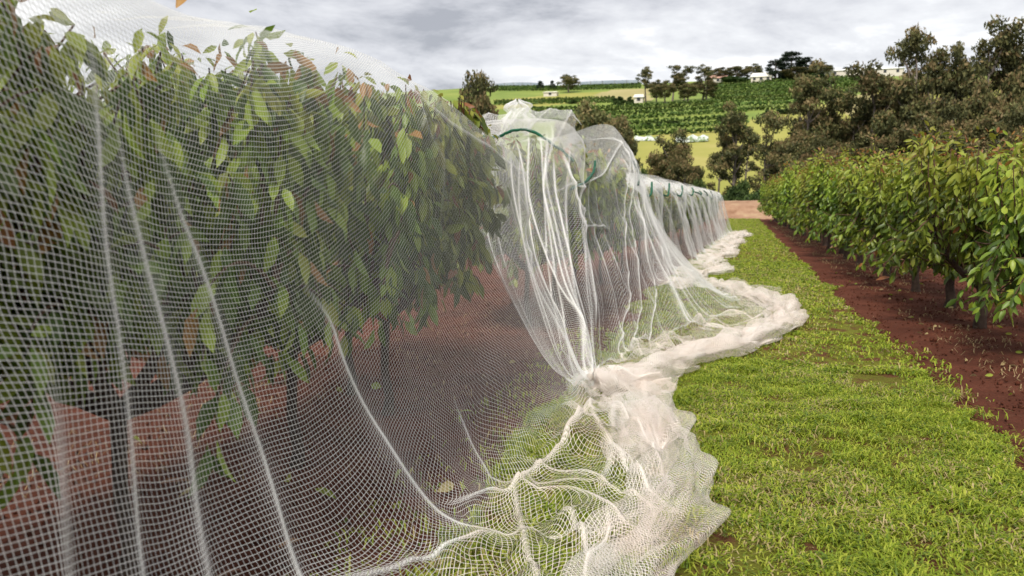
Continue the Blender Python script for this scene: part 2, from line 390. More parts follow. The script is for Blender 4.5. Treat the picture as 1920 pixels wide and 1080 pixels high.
def cherry_tree(seed, upright, nshoot, leafstep, lsize):
    global rng
    keep = rng; rng = np.random.default_rng(seed)
    wood = MB(); fol = []
    def trunk_top(): return np.array([0, 0, .42 if upright else .62])
    tp = trunk_top()
    wood.tube([[0, 0, -.05], [.01, .02, .1], [-.02, .01, .28], tp], [.075, .055, .048, .05] if upright else [.05, .034, .028, .032], 9)
    LP = []; LA = []; LT = []; 
    nl = 7
    limbs = []
    for k in range(nl):
        a = 2*np.pi*(k+rng.uniform(-.25, .25))/nl
        R = rng.uniform(.35, .6) if upright else rng.uniform(.45, .8)
        e = np.array([R*np.cos(a), R*1.1*np.sin(a), rng.uniform(.95, 1.25) if upright else rng.uniform(1.1, 1.45)])
        c = limb_curve(tp, e, np.array([.18*np.cos(a), .18*np.sin(a), -.08])); limbs.append(c)
        wood.tube(c, np.linspace(.035, .014, 7), 6)
    for k in range(nshoot):
        c = limbs[rng.integers(nl)]; s = c[rng.integers(2, 7)].copy()
        if upright:
            a = math.atan2(s[1], s[0])+rng.uniform(-1.3, 1.3)
            out_ = rng.uniform(.02, .35)
            e = np.array([s[0]+out_*np.cos(a)*.85, s[1]+out_*np.sin(a), rng.uniform(1.3, 2.15)+.2*(k % 5 == 0)])
            if k % 3 == 0: e = np.array([s[0]+rng.uniform(.25, .5)*np.cos(a), s[1]+rng.uniform(.25, .5)*np.sin(a), rng.uniform(.5, 1.2)])
            m = float(np.hypot(e[0], e[1])); lim = .62+.38*max(0, 1.5-e[2])
            if m > lim: e[:2] *= lim/m
            cc = limb_curve(s, e, np.array([.1*np.cos(a), .1*np.sin(a), -.05]), 9)
        else:
            a = math.atan2(s[1], s[0])+rng.uniform(-1.4, 1.4)
            r = rng.uniform(.2, .85)
            e = np.array([s[0]+r*np.cos(a)*.7, s[1]+r*np.sin(a), (.58+1.55*rng.uniform()**.72)])
            e[0] = np.clip(e[0], -.85, .66); e[2] = min(e[2], 2.13-.35*max(0, e[0]-.2)); e[1] = np.clip(e[1], -1.0, 1.0)
            cc = limb_curve(s, e, np.array([0, 0, .22]), 9)
        wood.tube(cc[:8], np.linspace(.010, .004, 8), 4, 1)
        L = np.linalg.norm(np.diff(cc, axis=0), axis=1).sum(); nlv = max(4, int(L/leafstep))
        t = np.sort(rng.uniform(.12, 1, nlv)); idx = t*8; i0 = np.minimum(idx.astype(int), 7); f = (idx-i0)[:, None]
        P = cc[i0]*(1-f)+cc[i0+1]*f
        ang = np.arange(nlv)*2.4+rng.uniform(0, 6)
        A = np.stack([np.cos(ang), np.sin(ang), 0*ang], -1)
        cen = P.copy(); cen[:, 2] = 0; cen /= np.linalg.norm(cen, axis=1)[:, None]+.15
        young = np.clip((t-.86)/.14, 0, 1)*(e[2] > 1.75)
        A = A*.75+cen*.45; A[:, 2] += -0.95+(1.9 if upright else .5)*young+rng.normal(0, .45, nlv)
        P = P+A*.02
        if not upright:
            P[:, 0] = np.minimum(P[:, 0], .70-.10*np.clip((P[:, 2]-1.6)/.4, 0, 1)); A[:, 0] = np.where(P[:, 0] > .5, A[:, 0]*.35, A[:, 0])
        LP.append(P); LA.append(A); LT.append(np.stack([t, young, np.full(nlv, e[2])], -1))
    P = np.concatenate(LP); A = np.concatenate(LA); T = np.concatenate(LT); n = len(P)
    sz = lsize*rng.uniform(.65, 1.2, n)*(1-.45*T[:, 1])
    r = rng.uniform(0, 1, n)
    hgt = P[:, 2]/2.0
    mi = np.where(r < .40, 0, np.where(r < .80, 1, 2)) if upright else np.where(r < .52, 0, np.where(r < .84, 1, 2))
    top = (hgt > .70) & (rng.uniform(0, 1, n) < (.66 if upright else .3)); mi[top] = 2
    mi[(hgt > .85) & (rng.uniform(0, 1, n) < (.25 if upright else .08))] = 4
    mi[(T[:, 1] > .15) & (rng.uniform(0, 1, n) < .7)] = 4
    mi[(T[:, 1] > .5) & (rng.uniform(0, 1, n) < (.42 if upright else .25))] = 3
    odd = rng.uniform(0, 1, n) < (.012 if upright else .09); mi[odd] = rng.choice([3, 4], odd.sum())
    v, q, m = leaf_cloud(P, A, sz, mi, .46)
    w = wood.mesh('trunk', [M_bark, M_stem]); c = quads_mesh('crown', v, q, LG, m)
    rng = keep
    return w, c
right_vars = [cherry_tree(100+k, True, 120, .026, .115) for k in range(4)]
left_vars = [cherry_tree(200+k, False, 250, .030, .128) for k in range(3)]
ORD = ['', 'nearest', 'second', 'third', 'fourth', 'fifth', 'sixth', 'seventh', 'eighth', 'ninth', 'tenth', 'eleventh', 'twelfth', 'thirteenth', 'fourteenth',
       'fifteenth', 'sixteenth', 'seventeenth', 'eighteenth', 'nineteenth', 'twentieth']
def tree_thing(name, wm, cm, loc, rz, sc):
    t = empty(name, loc, rz); t.scale = sc
    link('trunk', wm, t); link('crown', cm, t); return t
yy = 8.45; k = 1
while yy < 63:
    wm, cm = right_vars[k % 4]
    s = [1, .96, 1.10, 1.03, .95, 1.06][k % 6]*min(1.25, .92+.011*yy)
    t = tree_thing('cherry_tree', wm, cm, (2.92+.08*math.sin(k*2.3), yy, 0), k*1.7, (s*1.02, s*1.16, s*(1.0+.05*math.sin(k*1.9))))
    if k <= 20: lb = f'{ORD[k]} young cherry tree from the camera in the open hedge row at right' if k > 1 else 'nearest young cherry tree of the open row, cut by the right edge'
    else: lb = 'small far young cherry tree merging into the end of the open hedge row'
    tag(t, lb, 'cherry tree', 'young cherry trees in the open row')
    yy += 1.95; k += 1
def rowx(y): return -2.32+max(0, min(1, (y-13)/23))*1.05
k = 1
for yy, xo in [(-.2, 0), (1.25, 0), (2.55, 0), (3.85, 0), (5.08, 0), (5.55, -.52), (9.1, 0), (10.6, 0), (12.1, 0)]+[(q, 0) for q in np.arange(14.2, 36.5, 2.2)]:
    wm, cm = left_vars[k % 3]
    s = 1.0 if yy < 12.5 else .86
    if k == 2: s = 1.0
    t = tree_thing('cherry_tree', wm, cm, (rowx(yy)+xo, yy, 0), 0 if k % 2 else .12, (s, s, s*(1.09 if 3 < yy < 13 else 1.06)*(.99 if xo else 1)))
    tag(t, (f'{ORD[k]} cherry tree from the camera in the netted row, large leaves behind white mesh' if k > 1 else 'cherry tree beside the camera under the net, its leaves filling the left edge'), 'cherry tree', 'cherry trees under the bird nets')
    k += 1

# fallen leaves on the soil, each its own thing
lm = {}
for j in range(5):
    v, q, m = leaf_cloud(np.zeros((1, 3)), np.array([[1., 0, .04]]), np.array([.11]), np.array([0]), .5, .5)
    lm[j] = quads_mesh('fallen_leaf', v, q, [[LG[2], LG[4], LG[3], LG[4], GM[3]][j]])
spots = [(590, 915), (740, 905), (455, 1065), (630, 730), (955, 678), (885, 770), (545, 885), (300, 905), (715, 725), (850, 905), (1100, 640), (1060, 600), (565, 1010), (250, 820), (335, 930)]
adj = ['pale green', 'yellow', 'bronze', 'yellowish', 'straw-coloured']
for i, (px, py) in enumerate(spots):
    d = fw+rt*(px-960)/FPX-up*(py-540)/FPX; P = CAM+d*(-(1.5-.05)/d[2])
    o = link('fallen_leaf', lm[i % 5], None, (P[0], P[1], .045)); o.rotation_euler = (.2*math.sin(i), .15*math.cos(i*3), i*1.9)
    o.scale = (1.1+.3*math.sin(i),)*3
    tag(o, f'{adj[i % 5]} fallen leaf on the red soil behind the mesh', 'leaf', 'fallen leaves behind the near net')
for i in range(70):
    y = 4.6+14*rng.uniform()**1.3; x = rng.uniform(1.75, 3.4)
    o = link('fallen_leaf', lm[[1, 3, 4, 4][i % 4]], None, (x, y, .03)); o.rotation_euler = (.2, .1, i*2.2); o.scale = (.65,)*3
    tag(o, f'{adj[[1, 3, 4, 4][i % 4]]} fallen leaf on the bare red soil by the open cherry row', 'leaf', 'fallen leaves beside the open cherry row')

# ------------------------------------------------------------------ nets
def hermite(xs, P, xq):
    """smooth interpolation of P (n,...) given at xs, evaluated at xq"""
    xs = np.asarray(xs, float); P = np.asarray(P, float)
    m = np.zeros_like(P); h = np.diff(xs); d = np.diff(P, axis=0)/h.reshape((-1,)+(1,)*(P.ndim-1))
    m[0] = d[0]; m[-1] = d[-1]; m[1:-1] = (d[:-1]+d[1:])/2
    i = np.clip(np.searchsorted(xs, xq)-1, 0, len(xs)-2)
    t = (xq-xs[i])/h[i]; sh = (-1,)+(1,)*(P.ndim-1); t = t.reshape(sh); hh = h[i].reshape(sh)
    return (2*t**3-3*t*t+1)*P[i]+(t**3-2*t*t+t)*hh*m[i]+(-2*t**3+3*t*t)*P[i+1]+(t**3-t*t)*hh*m[i+1]

def net_mesh(name, P, tex, mats, mi=None):
    a = np.gradient(P, axis=0); b = np.gradient(P, axis=1); ta = np.gradient(tex, axis=0); tb = np.gradient(tex, axis=1)
    g11 = (a*a).sum(-1); g22 = (b*b).sum(-1); g12 = (a*b).sum(-1); det = np.maximum(g11*g22-g12**2, 1e-14)
    st = np.stack([np.sqrt(np.clip((ta[..., k]**2*g22-2*ta[..., k]*tb[..., k]*g12+tb[..., k]**2*g11)/det, .01, 49)) for k in (0, 1)], -1)
    q = grid_quads(P.shape[0], P.shape[1])
    me = quads_mesh(name, P.reshape(-1, 3), q, mats, None if mi is None else mi[:-1, :-1].ravel(), tex.reshape(-1, 2))
    l = me.uv_layers.new(name='Stretch'); n = len(me.loops); vi = np.zeros(n, np.int32); me.loops.foreach_get('vertex_index', vi)
    l.data.foreach_set('uv', st.reshape(-1, 2).astype(np.float32)[vi].ravel())
    return me

class Sheet:
    """a draped sheet: stations x section nodes, sampled finely; (U,S) are cloth lengths"""
    def __init__(s, names, stations, du, ds):
        s.un = np.array(names, float); S = np.array(stations, float)      # (ns, nn, 3)
        ns, nn, _ = S.shape
        ulen = s.un[-1]-s.un[0]; s.u = np.linspace(s.un[0], s.un[-1], max(4, int(ulen/du)))
        A = hermite(s.un, S, s.u)                                        # (nu, nn, 3)
        seg = np.linalg.norm(np.diff(S, axis=1), axis=2).mean(0)         # cloth length of each segment
        s.sn = np.concatenate([[0], np.cumsum(seg)])
        s.s = np.linspace(0, s.sn[-1], max(4, int(s.sn[-1]/ds)))
        B = hermite(s.sn, A.transpose(1, 0, 2), s.s).transpose(1, 0, 2)  # (nu, nsn, 3)
        s.P = B; s.U, s.S = np.meshgrid(s.u, s.s, indexing='ij')
        s.tex = np.stack([s.U, s.S], -1).copy()
        s.disp = np.zeros(s.U.shape)
        s.lift = np.zeros(s.U.shape)
    def normals(s):
        a = np.gradient(s.P, axis=0); b = np.gradient(s.P, axis=1)
        n = np.cross(a, b); n /= np.linalg.norm(n, axis=-1)[..., None]+1e-9
        k = np.sign((n*np.array([1, -.2, .6])).sum(-1)+1e-6)
        return n*k[..., None]
    def locate(s, pts):
        q = proj(s.P[::2]); res = []; ok = s.S[::2] > s.sn[2]-.1
        for (x, y) in pts:
            d = (q[..., 0]-x)**2+(q[..., 1]-y)**2
            d = np.where((q[..., 2] < .3) | ~ok, 1e9, d)
            dm = d.min(); cand = d < max(dm*4, 36.0)
            i = np.unravel_index(np.argmin(np.where(cand, q[..., 2], 1e9)+d*1e-4), d.shape)
            res.append((s.U[::2][i], s.S[::2][i]))
        return np.array(res)
    def fold(s, line, w=.008, g=.05, h=.03, W=1.3, wend=None, hw=.05, ext=(.1, .45)):
        """gather cloth into a fold that follows `line` (in cloth coordinates)"""
        line = np.asarray(line, float)
        tq = np.linspace(0, len(line)-1, len(line)*5); L = hermite(np.arange(len(line)), line, tq) if len(line) > 2 else line
        pts0 = float(line[0, 0])*7.3
        if np.all(np.diff(line[:, 1]) > 0) and abs(line[-1, 1]-line[0, 1]) > .9*abs(line[-1, 0]-line[0, 0]):
            uu = np.interp(s.s, L[:, 1], L[:, 0])[None]; sl_ = np.interp(s.s, L[:, 1], np.gradient(L[:, 0], L[:, 1]+1e-6*np.arange(len(L))))[None]
            d = (s.U-uu)/np.sqrt(1+np.clip(sl_, -1.5, 1.5)**2); al = s.S-line[0, 1]; tot = line[-1, 1]-line[0, 1]
            fade = smooth(-ext[0], .25*min(1, tot), al)*(1-smooth(tot, tot+ext[1], al))
            ww = w if wend is None else w+(wend-w)*np.clip(al/tot, 0, 1)
            ww = ww*(1+.5*n2(al, 0*al, 3.5, g*99+w*700+pts0))
            s.tex[..., 0] += g*(.62*np.tanh(d/(.75*ww))+.38*np.tanh((d+1.5*ww)/(5.5*ww)))*np.exp(-np.abs(d)/W)*fade
            s.disp += h*np.exp(-np.abs(d)/hw)*fade
            return
        best = np.full(s.U.shape, 1e9); sd = np.zeros(s.U.shape); al = np.zeros(s.U.shape)
        nx = np.zeros(s.U.shape); ny = np.zeros(s.U.shape)
        seg = np.diff(L, axis=0); sl = np.linalg.norm(seg, axis=1); cum = np.concatenate([[0], np.cumsum(sl)])
        for i in range(len(seg)):
            if sl[i] < 1e-6: continue
            tx, ty = seg[i]/sl[i]
            dx = s.U-L[i, 0]; dy = s.S-L[i, 1]
            a = dx*tx+dy*ty; ac = np.clip(a, 0, sl[i])
            ex = dx-ac*tx; ey = dy-ac*ty; d2 = ex*ex+ey*ey
            cr = dx*ty-dy*tx
            m = d2 < best
            best = np.where(m, d2, best); sd = np.where(m, cr, sd)
            aa = cum[i]+(a if i in (0, len(seg)-1) else ac)
            al = np.where(m, aa, al); nx = np.where(m, ty, nx); ny = np.where(m, -tx, ny)
        m0 = L[-1]-L[0]; W = min(W, .5); m0 = m0/np.linalg.norm(m0); nx = m0[1]; ny = -m0[0]
        d = sd
        tot = cum[-1]
        fade = smooth(-ext[0], .25*min(1, tot), al)*(1-smooth(tot, tot+ext[1], al))*(np.abs(d) < 50)
        ww = w if wend is None else w+(wend-w)*np.clip(al/tot, 0, 1)
        ww = ww*(1+.5*n2(al, 0*al, 3.5, g*99+w*700+pts0))
        sh = g*(.62*np.tanh(d/(.75*ww))+.38*np.tanh((d+1.5*ww)/(5.5*ww)))*np.exp(-np.abs(d)/W)*fade
        s.tex[..., 0] += sh*nx; s.tex[..., 1] += sh*ny
        s.disp += h*np.exp(-np.abs(d)/hw)*fade*(np.sqrt(best) < .5)
    def foldpx(s, pts, **k):
        L = s.locate(pts)
        if k.pop('down', False):                                   # carry the fold on to the ground line
            dd = L[-1]-L[-2]; dd = dd/max(.05, abs(dd[1])); L = np.vstack([L, L[-1]+dd*max(.1, s.sn[6]+.1-L[-1][1])])
        s.fold(L, **k)
    def warp(s, amp, sc, seed):
        s.tex[..., 0] += amp*fbm(s.U, s.S, sc, seed, 2); s.tex[..., 1] += amp*fbm(s.U, s.S, sc, seed+40, 2)
    def rotate(s, theta, u0=0.0, s0=0.0):
        c, q = np.cos(theta), np.sin(theta)
        a, b = s.tex[..., 0]-u0, s.tex[..., 1]-s0
        s.tex[..., 0] = a*c+b*q; s.tex[..., 1] = -a*q+b*c
    def mesh(s, name, mats, mi=None):
        P = s.P+s.normals()*s.disp[..., None]
        P[..., 2] += s.lift
        P[..., 2] = np.maximum(P[..., 2], .045)
        return net_mesh(name, P, s.tex, mats, mi)

def sec(y, ridge, sh, mid, low, g, mg, hem, back=None, bs=None):
    """each entry (x, z) or (x, z, y)"""
    def f(a): return (a[0], a[2] if len(a) > 2 else y, a[1])
    rd = f(ridge)
    if back is None: back = (rd[0]-1.15, 1.15, rd[1])
    if bs is None: bs = (rd[0]-.75, rd[2]-.12, rd[1])
    m1 = (mg[0]*.5+hem[0]*.5, .07, (mg[2] if len(mg) > 2 else y)*.5+(hem[2] if len(hem) > 2 else y)*.5)
    return [f(back), f(bs), rd, f(sh), f(mid), f(low), f(g), f(mg), f(m1), f(hem)]
A = Sheet([-.6, 1.0, 2.0, 3.0, 4.0, 4.8, 5.6],
 [sec(-.6, (-1.98, 2.18), (-1.5, 2.12), (-1.42, 1.3), (-1.33, .6), (-1.10, .06), (-.7, .06), (-.25, .07)),
  sec(1.0, (-1.95, 2.08), (-1.5, 2.08), (-1.40, 1.3), (-1.33, .6), (-1.12, .06), (-.7, .06), (-.30, .07)),
  sec(2.0, (-1.95, 2.06), (-1.5, 1.98), (-1.44, 1.25), (-1.35, .6), (-1.08, .06), (-.65, .06), (-.22, .07)),
  sec(3.0, (-2.0, 2.20), (-1.52, 2.00), (-1.46, 1.25), (-1.36, .55), (-1.02, .06), (-.6, .07), (-.12, .08)),
  sec(4.0, (-2.1, 2.28, 4.2), (-1.50, 1.97), (-1.46, 1.22), (-1.38, .55), (-1.10, .06), (-.6, .08), (-.02, .08)),
  sec(4.8, (-2.15, 2.27, 5.4), (-1.47, 1.84, 4.8), (-1.42, 1.20, 4.85), (-1.30, .58, 4.9), (-1.05, .08, 5.0), (-.65, .1, 4.9), (-.14, .08, 4.75)),
  sec(5.6, (-2.2, 2.18, 6.7), (-1.42, 1.71, 5.4), (-1.38, 1.2, 5.5), (-1.18, .6, 5.62), (-.96, .1, 5.75), (-.7, .14, 5.85), (-.38, .09, 6.0))],
 .0045, .012)
gs = A.sn[6]                                   # cloth length at the ground line
wallw = 1-smooth(gs-.25, gs+.05, A.S); gw = 1-wallw
A.disp += (.025*fbm(A.U, A.S*.35, .9, 3)+.012*n2(A.U*3, A.S, 1.0, 7))*wallw
A.lift += .03*np.abs(fbm(A.U, A.S, 3.0, 12))*(np.abs(A.S-A.sn[2]) < .6)*(1-np.abs(A.S-A.sn[2])/.6)
A.warp(.05, .9, 5); A.warp(.009, 3.0, 15)
for pts, kw in (
    ([(165, 60), (172, 200), (183, 400), (213, 640), (240, 850), (262, 1075)], dict(w=.007, g=.06, h=.012, wend=.008, down=True)),
    ([(215, 260), (236, 360), (262, 480), (310, 640), (350, 820), (395, 1075)], dict(w=.006, g=.09, h=.015, wend=.022, down=True)),
    ([(300, 280), (340, 400), (385, 520), (440, 680), (500, 860), (565, 1075)], dict(w=.008, g=.09, h=.015, wend=.010, down=True)),
    ([(590, 540), (625, 600), (650, 680), (720, 820), (800, 940), (870, 1000), (935, 1014)], dict(w=.008, g=.09, h=.015, wend=.014)),
    ([(858, 760), (880, 820), (905, 870), (950, 925), (990, 925)], dict(w=.008, g=.06, h=.015)),
    ([(75, 650), (90, 780), (100, 900), (112, 1075)], dict(w=.025, g=.06, h=.015, down=True)),
    ([(980, 320), (1000, 400), (1030, 500), (1060, 590), (1100, 720)], dict(w=.014, g=.10, h=.03)),
    ([(965, 330), (985, 400), (1012, 500), (1050, 600), (1098, 720)], dict(w=.010, g=.06, h=.03)),
    ([(940, 320), (965, 400), (1000, 500), (1045, 600), (1095, 720)], dict(w=.010, g=.05, h=.03)),
    ([(690, 112), (740, 150), (800, 195), (870, 245), (930, 280), (978, 318)], dict(w=.010, g=.05, h=.02)),
    ([(780, 185), (800, 240), (830, 300)], dict(w=.012, g=.03, h=.02)),
    ([(835, 945), (900, 945), (950, 950), (1000, 915), (1040, 880), (1090, 820)], dict(w=.012, g=.08, h=.07, W=.4)),
    ([(935, 1014), (860, 1045), (780, 1062), (690, 1078)], dict(w=.014, g=.09, h=.06, W=.4)),
    ([(965, 945), (978, 1000), (985, 1040), (1000, 1078)], dict(w=.012, g=.07, h=.06, W=.4)),
    ([(950, 935), (1040, 940), (1120, 970), (1200, 1010)], dict(w=.012, g=.07, h=.06, W=.4)),
    ([(1000, 900), (1070, 905), (1150, 930), (1230, 960)], dict(w=.012, g=.07, h=.05, W=.4)),
    ([(1060, 985), (1090, 1030), (1110, 1078)], dict(w=.010, g=.06, h=.05, W=.4)),
    ([(1150, 1000), (1165, 1040), (1150, 1078)], dict(w=.010, g=.06, h=.05, W=.4)),
    ([(1110, 755), (1130, 840), (1180, 900), (1240, 930)], dict(w=.012, g=.08, h=.07, W=.4)),
    ([(1112, 760), (1085, 830), (1010, 900)], dict(w=.012, g=.08, h=.05, W=.4)),
    ([(1130, 770), (1200, 820), (1260, 880)], dict(w=.012, g=.08, h=.07, W=.4)),
    ([(1150, 760), (1150, 840), (1140, 900)], dict(w=.012, g=.07, h=.05, W=.4)),
    ):
    A.foldpx(pts, **kw)
# crumpled part lying on the grass
rid = 1-np.abs(fbm(A.U+.25*n2(A.U, A.S, 2, 33), A.S, 2.6, 44, 2))*2.2
rid = np.clip(np.abs(fbm(A.U+.3*n2(A.U, A.S, 2, 33), A.S+.2*n2(A.U, A.S, 2.5, 35), 2.3, 44, 2))*2.0, 0, 1.2)
heap = .25+.75*smooth(4.3, 5.2, A.U)
hemw = smooth(A.sn[8]-.3, A.sn[9], A.S)
A.disp *= 1-.85*smooth(A.sn[9]-.3, A.sn[9]-.05, A.S)
A.P[..., 0] -= .13*smooth(A.sn[7], A.sn[9], A.S)
A.lift += gw*(rid*(.045+.06*heap+.03*hemw)+.006*np.abs(n2(A.U, A.S, 9, 51)))
k = gw*(.016+.006*heap)
A.tex[..., 0] += k*fbm(A.U, A.S, 3.2, 61, 3)*1.3; A.tex[..., 1] += k*fbm(A.U, A.S, 3.2, 81, 3)*1.3
A.rotate(-np.radians(42)*smooth(.6, 5.0, A.U), 3.0, A.sn[4])
A.lift *= 1-.85*smooth(A.sn[9]-.28, A.sn[9]-.04, A.S)
netA = empty('bird_net', (-1.4, 2.5, 0)); tag(netA, 'near white bird net with coarse visible mesh hanging in long folds beside the camera', 'bird net', 'white bird nets over the cherry row')
mi = (A.S > gs-.02).astype(int)
def under(o, par):
    o.parent = par; o.matrix_parent_inverse = Matrix.Translation(-Vector(par.location)); return o
under(link('net_panel', A.mesh('net_panel', [M_net, M_netg], mi)), netA)

B = Sheet([6.5, 7.05, 7.6, 8.4, 9.2, 10.0, 10.8, 11.8, 13.2],
 [sec(8.1, (-2.75, 2.25), (-2.72, 2.20, 8.05), (-2.45, 1.45, 7.4), (-1.75, .62, 6.4), (-1.10, .1, 5.72), (-.8, .12, 5.7), (-.40, .09, 5.8), (-2.9, 1.3, 8.6), (-2.85, 2.1, 8.4)),
  sec(8.05, (-2.35, 2.31), (-2.2, 2.24, 7.9), (-1.95, 1.45, 7.25), (-1.48, .62, 6.3), (-1.03, .1, 5.74), (-.75, .13, 5.78), (-.38, .09, 5.9), (-2.9, 1.3, 8.8), (-2.8, 2.15, 8.4)),
  sec(8.0, (-2.12, 2.30), (-1.62, 2.22, 7.85), (-1.45, 1.45, 7.2), (-1.18, .62, 6.3), (-.95, .1, 5.75), (-.7, .14, 5.85), (-.36, .09, 6.0)),
  sec(8.7, (-2.1, 2.18), (-1.66, 1.98, 8.5), (-1.48, 1.3, 8.1), (-1.15, .6, 7.4), (-.92, .08, 6.9), (-.6, .12, 6.9), (-.26, .09, 7.0)),
  sec(9.4, (-2.1, 2.20, 9.6), (-1.62, 1.96, 9.4), (-1.35, 1.25, 9.1), (-.95, .55, 8.4), (-.62, .08, 7.9), (-.3, .12, 7.8), (.04, .09, 7.85)),
  sec(10.2, (-2.1, 2.30, 10.4), (-1.50, 2.27, 10.2), (-1.15, 1.35, 10.0), (-.62, .52, 9.5), (-.15, .10, 9.0), (.15, .14, 8.8), (.44, .1, 8.75)),
  sec(11, (-2.05, 2.32, 11.2), (-1.46, 2.25, 10.9), (-1.05, 1.3, 10.7), (-.45, .52, 10.5), (.12, .12, 10.3), (.45, .14, 10.3), (.80, .1, 10.35)),
  sec(12, (-2.1, 2.1, 12.3), (-1.55, 1.92, 12.2), (-1.15, 1.15, 12.0), (-.62, .5, 11.9), (-.05, .10, 11.8), (.35, .12, 11.8), (.78, .1, 11.8)),
  sec(13.5, (-2.1, 2.0), (-1.6, 1.8), (-1.32, 1.1), (-1.0, .45), (-.6, .08), (-.3, .1), (.0, .08, 13.8))],
 .007, .012)
gsB = B.sn[6]; wallw = 1-smooth(gsB-.2, gsB+.05, B.S); gw = 1-wallw
r2 = np.random.default_rng(5)
pl = 0
for c in np.linspace(7.65, 13.1, 30)+r2.uniform(-.07, .07, 30):
    pl = np.maximum(pl, np.exp(-np.abs(B.U-c-.10*n2(B.S, c*5, .8, 3)-(B.S-2)*.03*math.sin(c*9))/.035)*r2.uniform(.4, 1))
low_w = smooth(B.sn[3]-.05, B.sn[5], B.S)
B.disp += wallw*(pl*.035*(.3+low_w)+.03*fbm(B.U, B.S*.3, 1.2, 9))
B.warp(.04, 1.1, 6)
for pts, kw in (
    ([(985, 240), (1000, 400), (1040, 520), (1090, 660), (1112, 755)], dict(w=.007, g=.09, h=.05, W=1.5)),
    ([(965, 262), (985, 350), (1010, 500), (1060, 620), (1100, 720)], dict(w=.007, g=.07, h=.04, W=1.5)),
    ([(1005, 245), (1030, 400), (1052, 520), (1085, 640), (1110, 740)], dict(w=.007, g=.08, h=.05, W=1.5)),
    ([(1055, 290), (1068, 350), (1085, 400), (1120, 425)], dict(w=.006, g=.08, h=.05, W=1.5)),
    ([(1058, 290), (1078, 400), (1098, 480), (1110, 560)], dict(w=.006, g=.08, h=.05, W=1.5)),
    ([(1165, 268), (1120, 330), (1085, 352)], dict(w=.007, g=.07, h=.05, W=1.5)),
    ([(1165, 272), (1168, 400), (1175, 550), (1165, 680)], dict(w=.007, g=.07, h=.04, W=1.5)),
    ([(1172, 272), (1195, 420), (1225, 560), (1260, 660)], dict(w=.007, g=.08, h=.04, W=1.5)),
    ([(1168, 272), (1180, 420), (1200, 560), (1210, 670)], dict(w=.007, g=.07, h=.04, W=1.5)),
    ([(1180, 272), (1215, 420), (1260, 540), (1340, 620)], dict(w=.008, g=.08, h=.04, W=1.5)),
    ([(1185, 272), (1220, 420), (1290, 550), (1400, 600)], dict(w=.008, g=.09, h=.04, W=1.5)),
    ([(1192, 275), (1232, 400), (1290, 510), (1380, 565)], dict(w=.008, g=.09, h=.04, W=1.5)),
    ):
    B.foldpx(pts, **kw)
for c in np.concatenate([r2.uniform(6.55, 7.8, 9), r2.uniform(7.8, 13.0, 22)]):
    u1 = c+r2.uniform(-.25, .25)
    B.fold([(c, B.sn[3]+r2.uniform(0, .5)), ((c+u1)/2, (B.sn[4]+B.sn[5])/2), (u1, B.sn[6]+.05)], w=r2.uniform(.004, .012), g=r2.uniform(.03, .08), h=.03, W=1.0)
rid = np.clip(np.abs(fbm(B.U+.3*n2(B.U, B.S, 2, 33), B.S+.2*n2(B.U, B.S, 2.5, 35), 2.3, 144, 2))*2.0, 0, 1.2)
B.lift += np.exp(-((B.S-B.sn[3]+.1)/.40)**2)*(.13*np.exp(-np.abs(B.U-10.1)/.16)+.11*np.exp(-np.abs(B.U-11.0)/.16)-.07*np.exp(-((B.U-9.2)/.4)**2)-.05*np.exp(-((B.U-10.55)/.2)**2))
B.lift += gw*(rid*.13+.006*np.abs(n2(B.U, B.S, 9, 51)))
B.tex[..., 0] += gw*.02*fbm(B.U, B.S, 3.0, 61, 3); B.tex[..., 1] += gw*.02*fbm(B.U, B.S, 3.0, 81, 3)
B.rotate(np.full(B.U.shape, .35))
netB = empty('bird_net', (-1.4, 10, 0)); tag(netB, 'second white bird net, knotted on top, its skirt spreading far onto the grass', 'bird net', 'white bird nets over the cherry row')
mi = (B.S > gsB-.02).astype(int)
under(link('net_panel', B.mesh('net_panel', [M_net, M_netg], mi)), netB)

# folded over edge with the green cord, at the front end of the second net
topc = np.array([(-2.72, 8.0, 2.31), (-2.5, 8.0, 2.36), (-2.25, 7.98, 2.37), (-2.1, 7.95, 2.39), (-1.95, 7.95, 2.38), (-1.75, 7.95, 2.38), (-1.62, 7.95, 2.38), (-1.54, 7.98, 2.30)])
cordc = np.array([(-2.72, 7.75, 2.16), (-2.5, 7.72, 2.14), (-2.3, 7.70, 2.12), (-2.18, 7.68, 2.16), (-2.1, 7.66, 2.18), (-1.95, 7.68, 2.18), (-1.72, 7.70, 2.05), (-1.52, 7.8, 1.88)])
V1 = Sheet(np.arange(8)*.18, np.stack([topc+np.array([0, .35, -.02]), topc, topc*.55+cordc*.45+np.array([.03, -.12, .05]), cordc], 1), .006, .008)
V1.disp += .02*fbm(V1.U, V1.S, 5, 3); V1.warp(.03, 2, 3)
for c in (.2, .45, .55, .62, .9, 1.1): V1.fold([(c, .2), (c+.03, .5), (c, .75)], w=.01, g=.05, h=.03, W=.6)
under(link('folded_edge', V1.mesh('folded_edge', [M_net])), netB)
def cord(pts, r, par, n=60):
    pts = np.asarray(pts, float); P = hermite(np.arange(len(pts)), pts, np.linspace(0, len(pts)-1, n))
    P[:, 2] += .012*n2(np.arange(n), 0*np.arange(n), .35, 5)
    mb = MB(); mb.tube(P, r*(1+.3*n2(np.arange(n), np.arange(n), .5, 8)), 7)
    return under(link('edge_cord', mb.mesh('edge_cord', [M_cord])), par)
cord(cordc, .014, netB)
def on_sheet(S, pts, off=.04):
    r = []
    for (u, v) in S.locate(pts):
        i = np.argmin(np.abs(S.u-u)); j = np.argmin(np.abs(S.s-v)); r.append(S.P[i, j]+np.array([off, -off, .01]))
    return np.array(r)
cord(on_sheet(B, [(1066, 352), (1085, 350), (1102, 338), (1113, 320), (1115, 300)]), .013, netB)
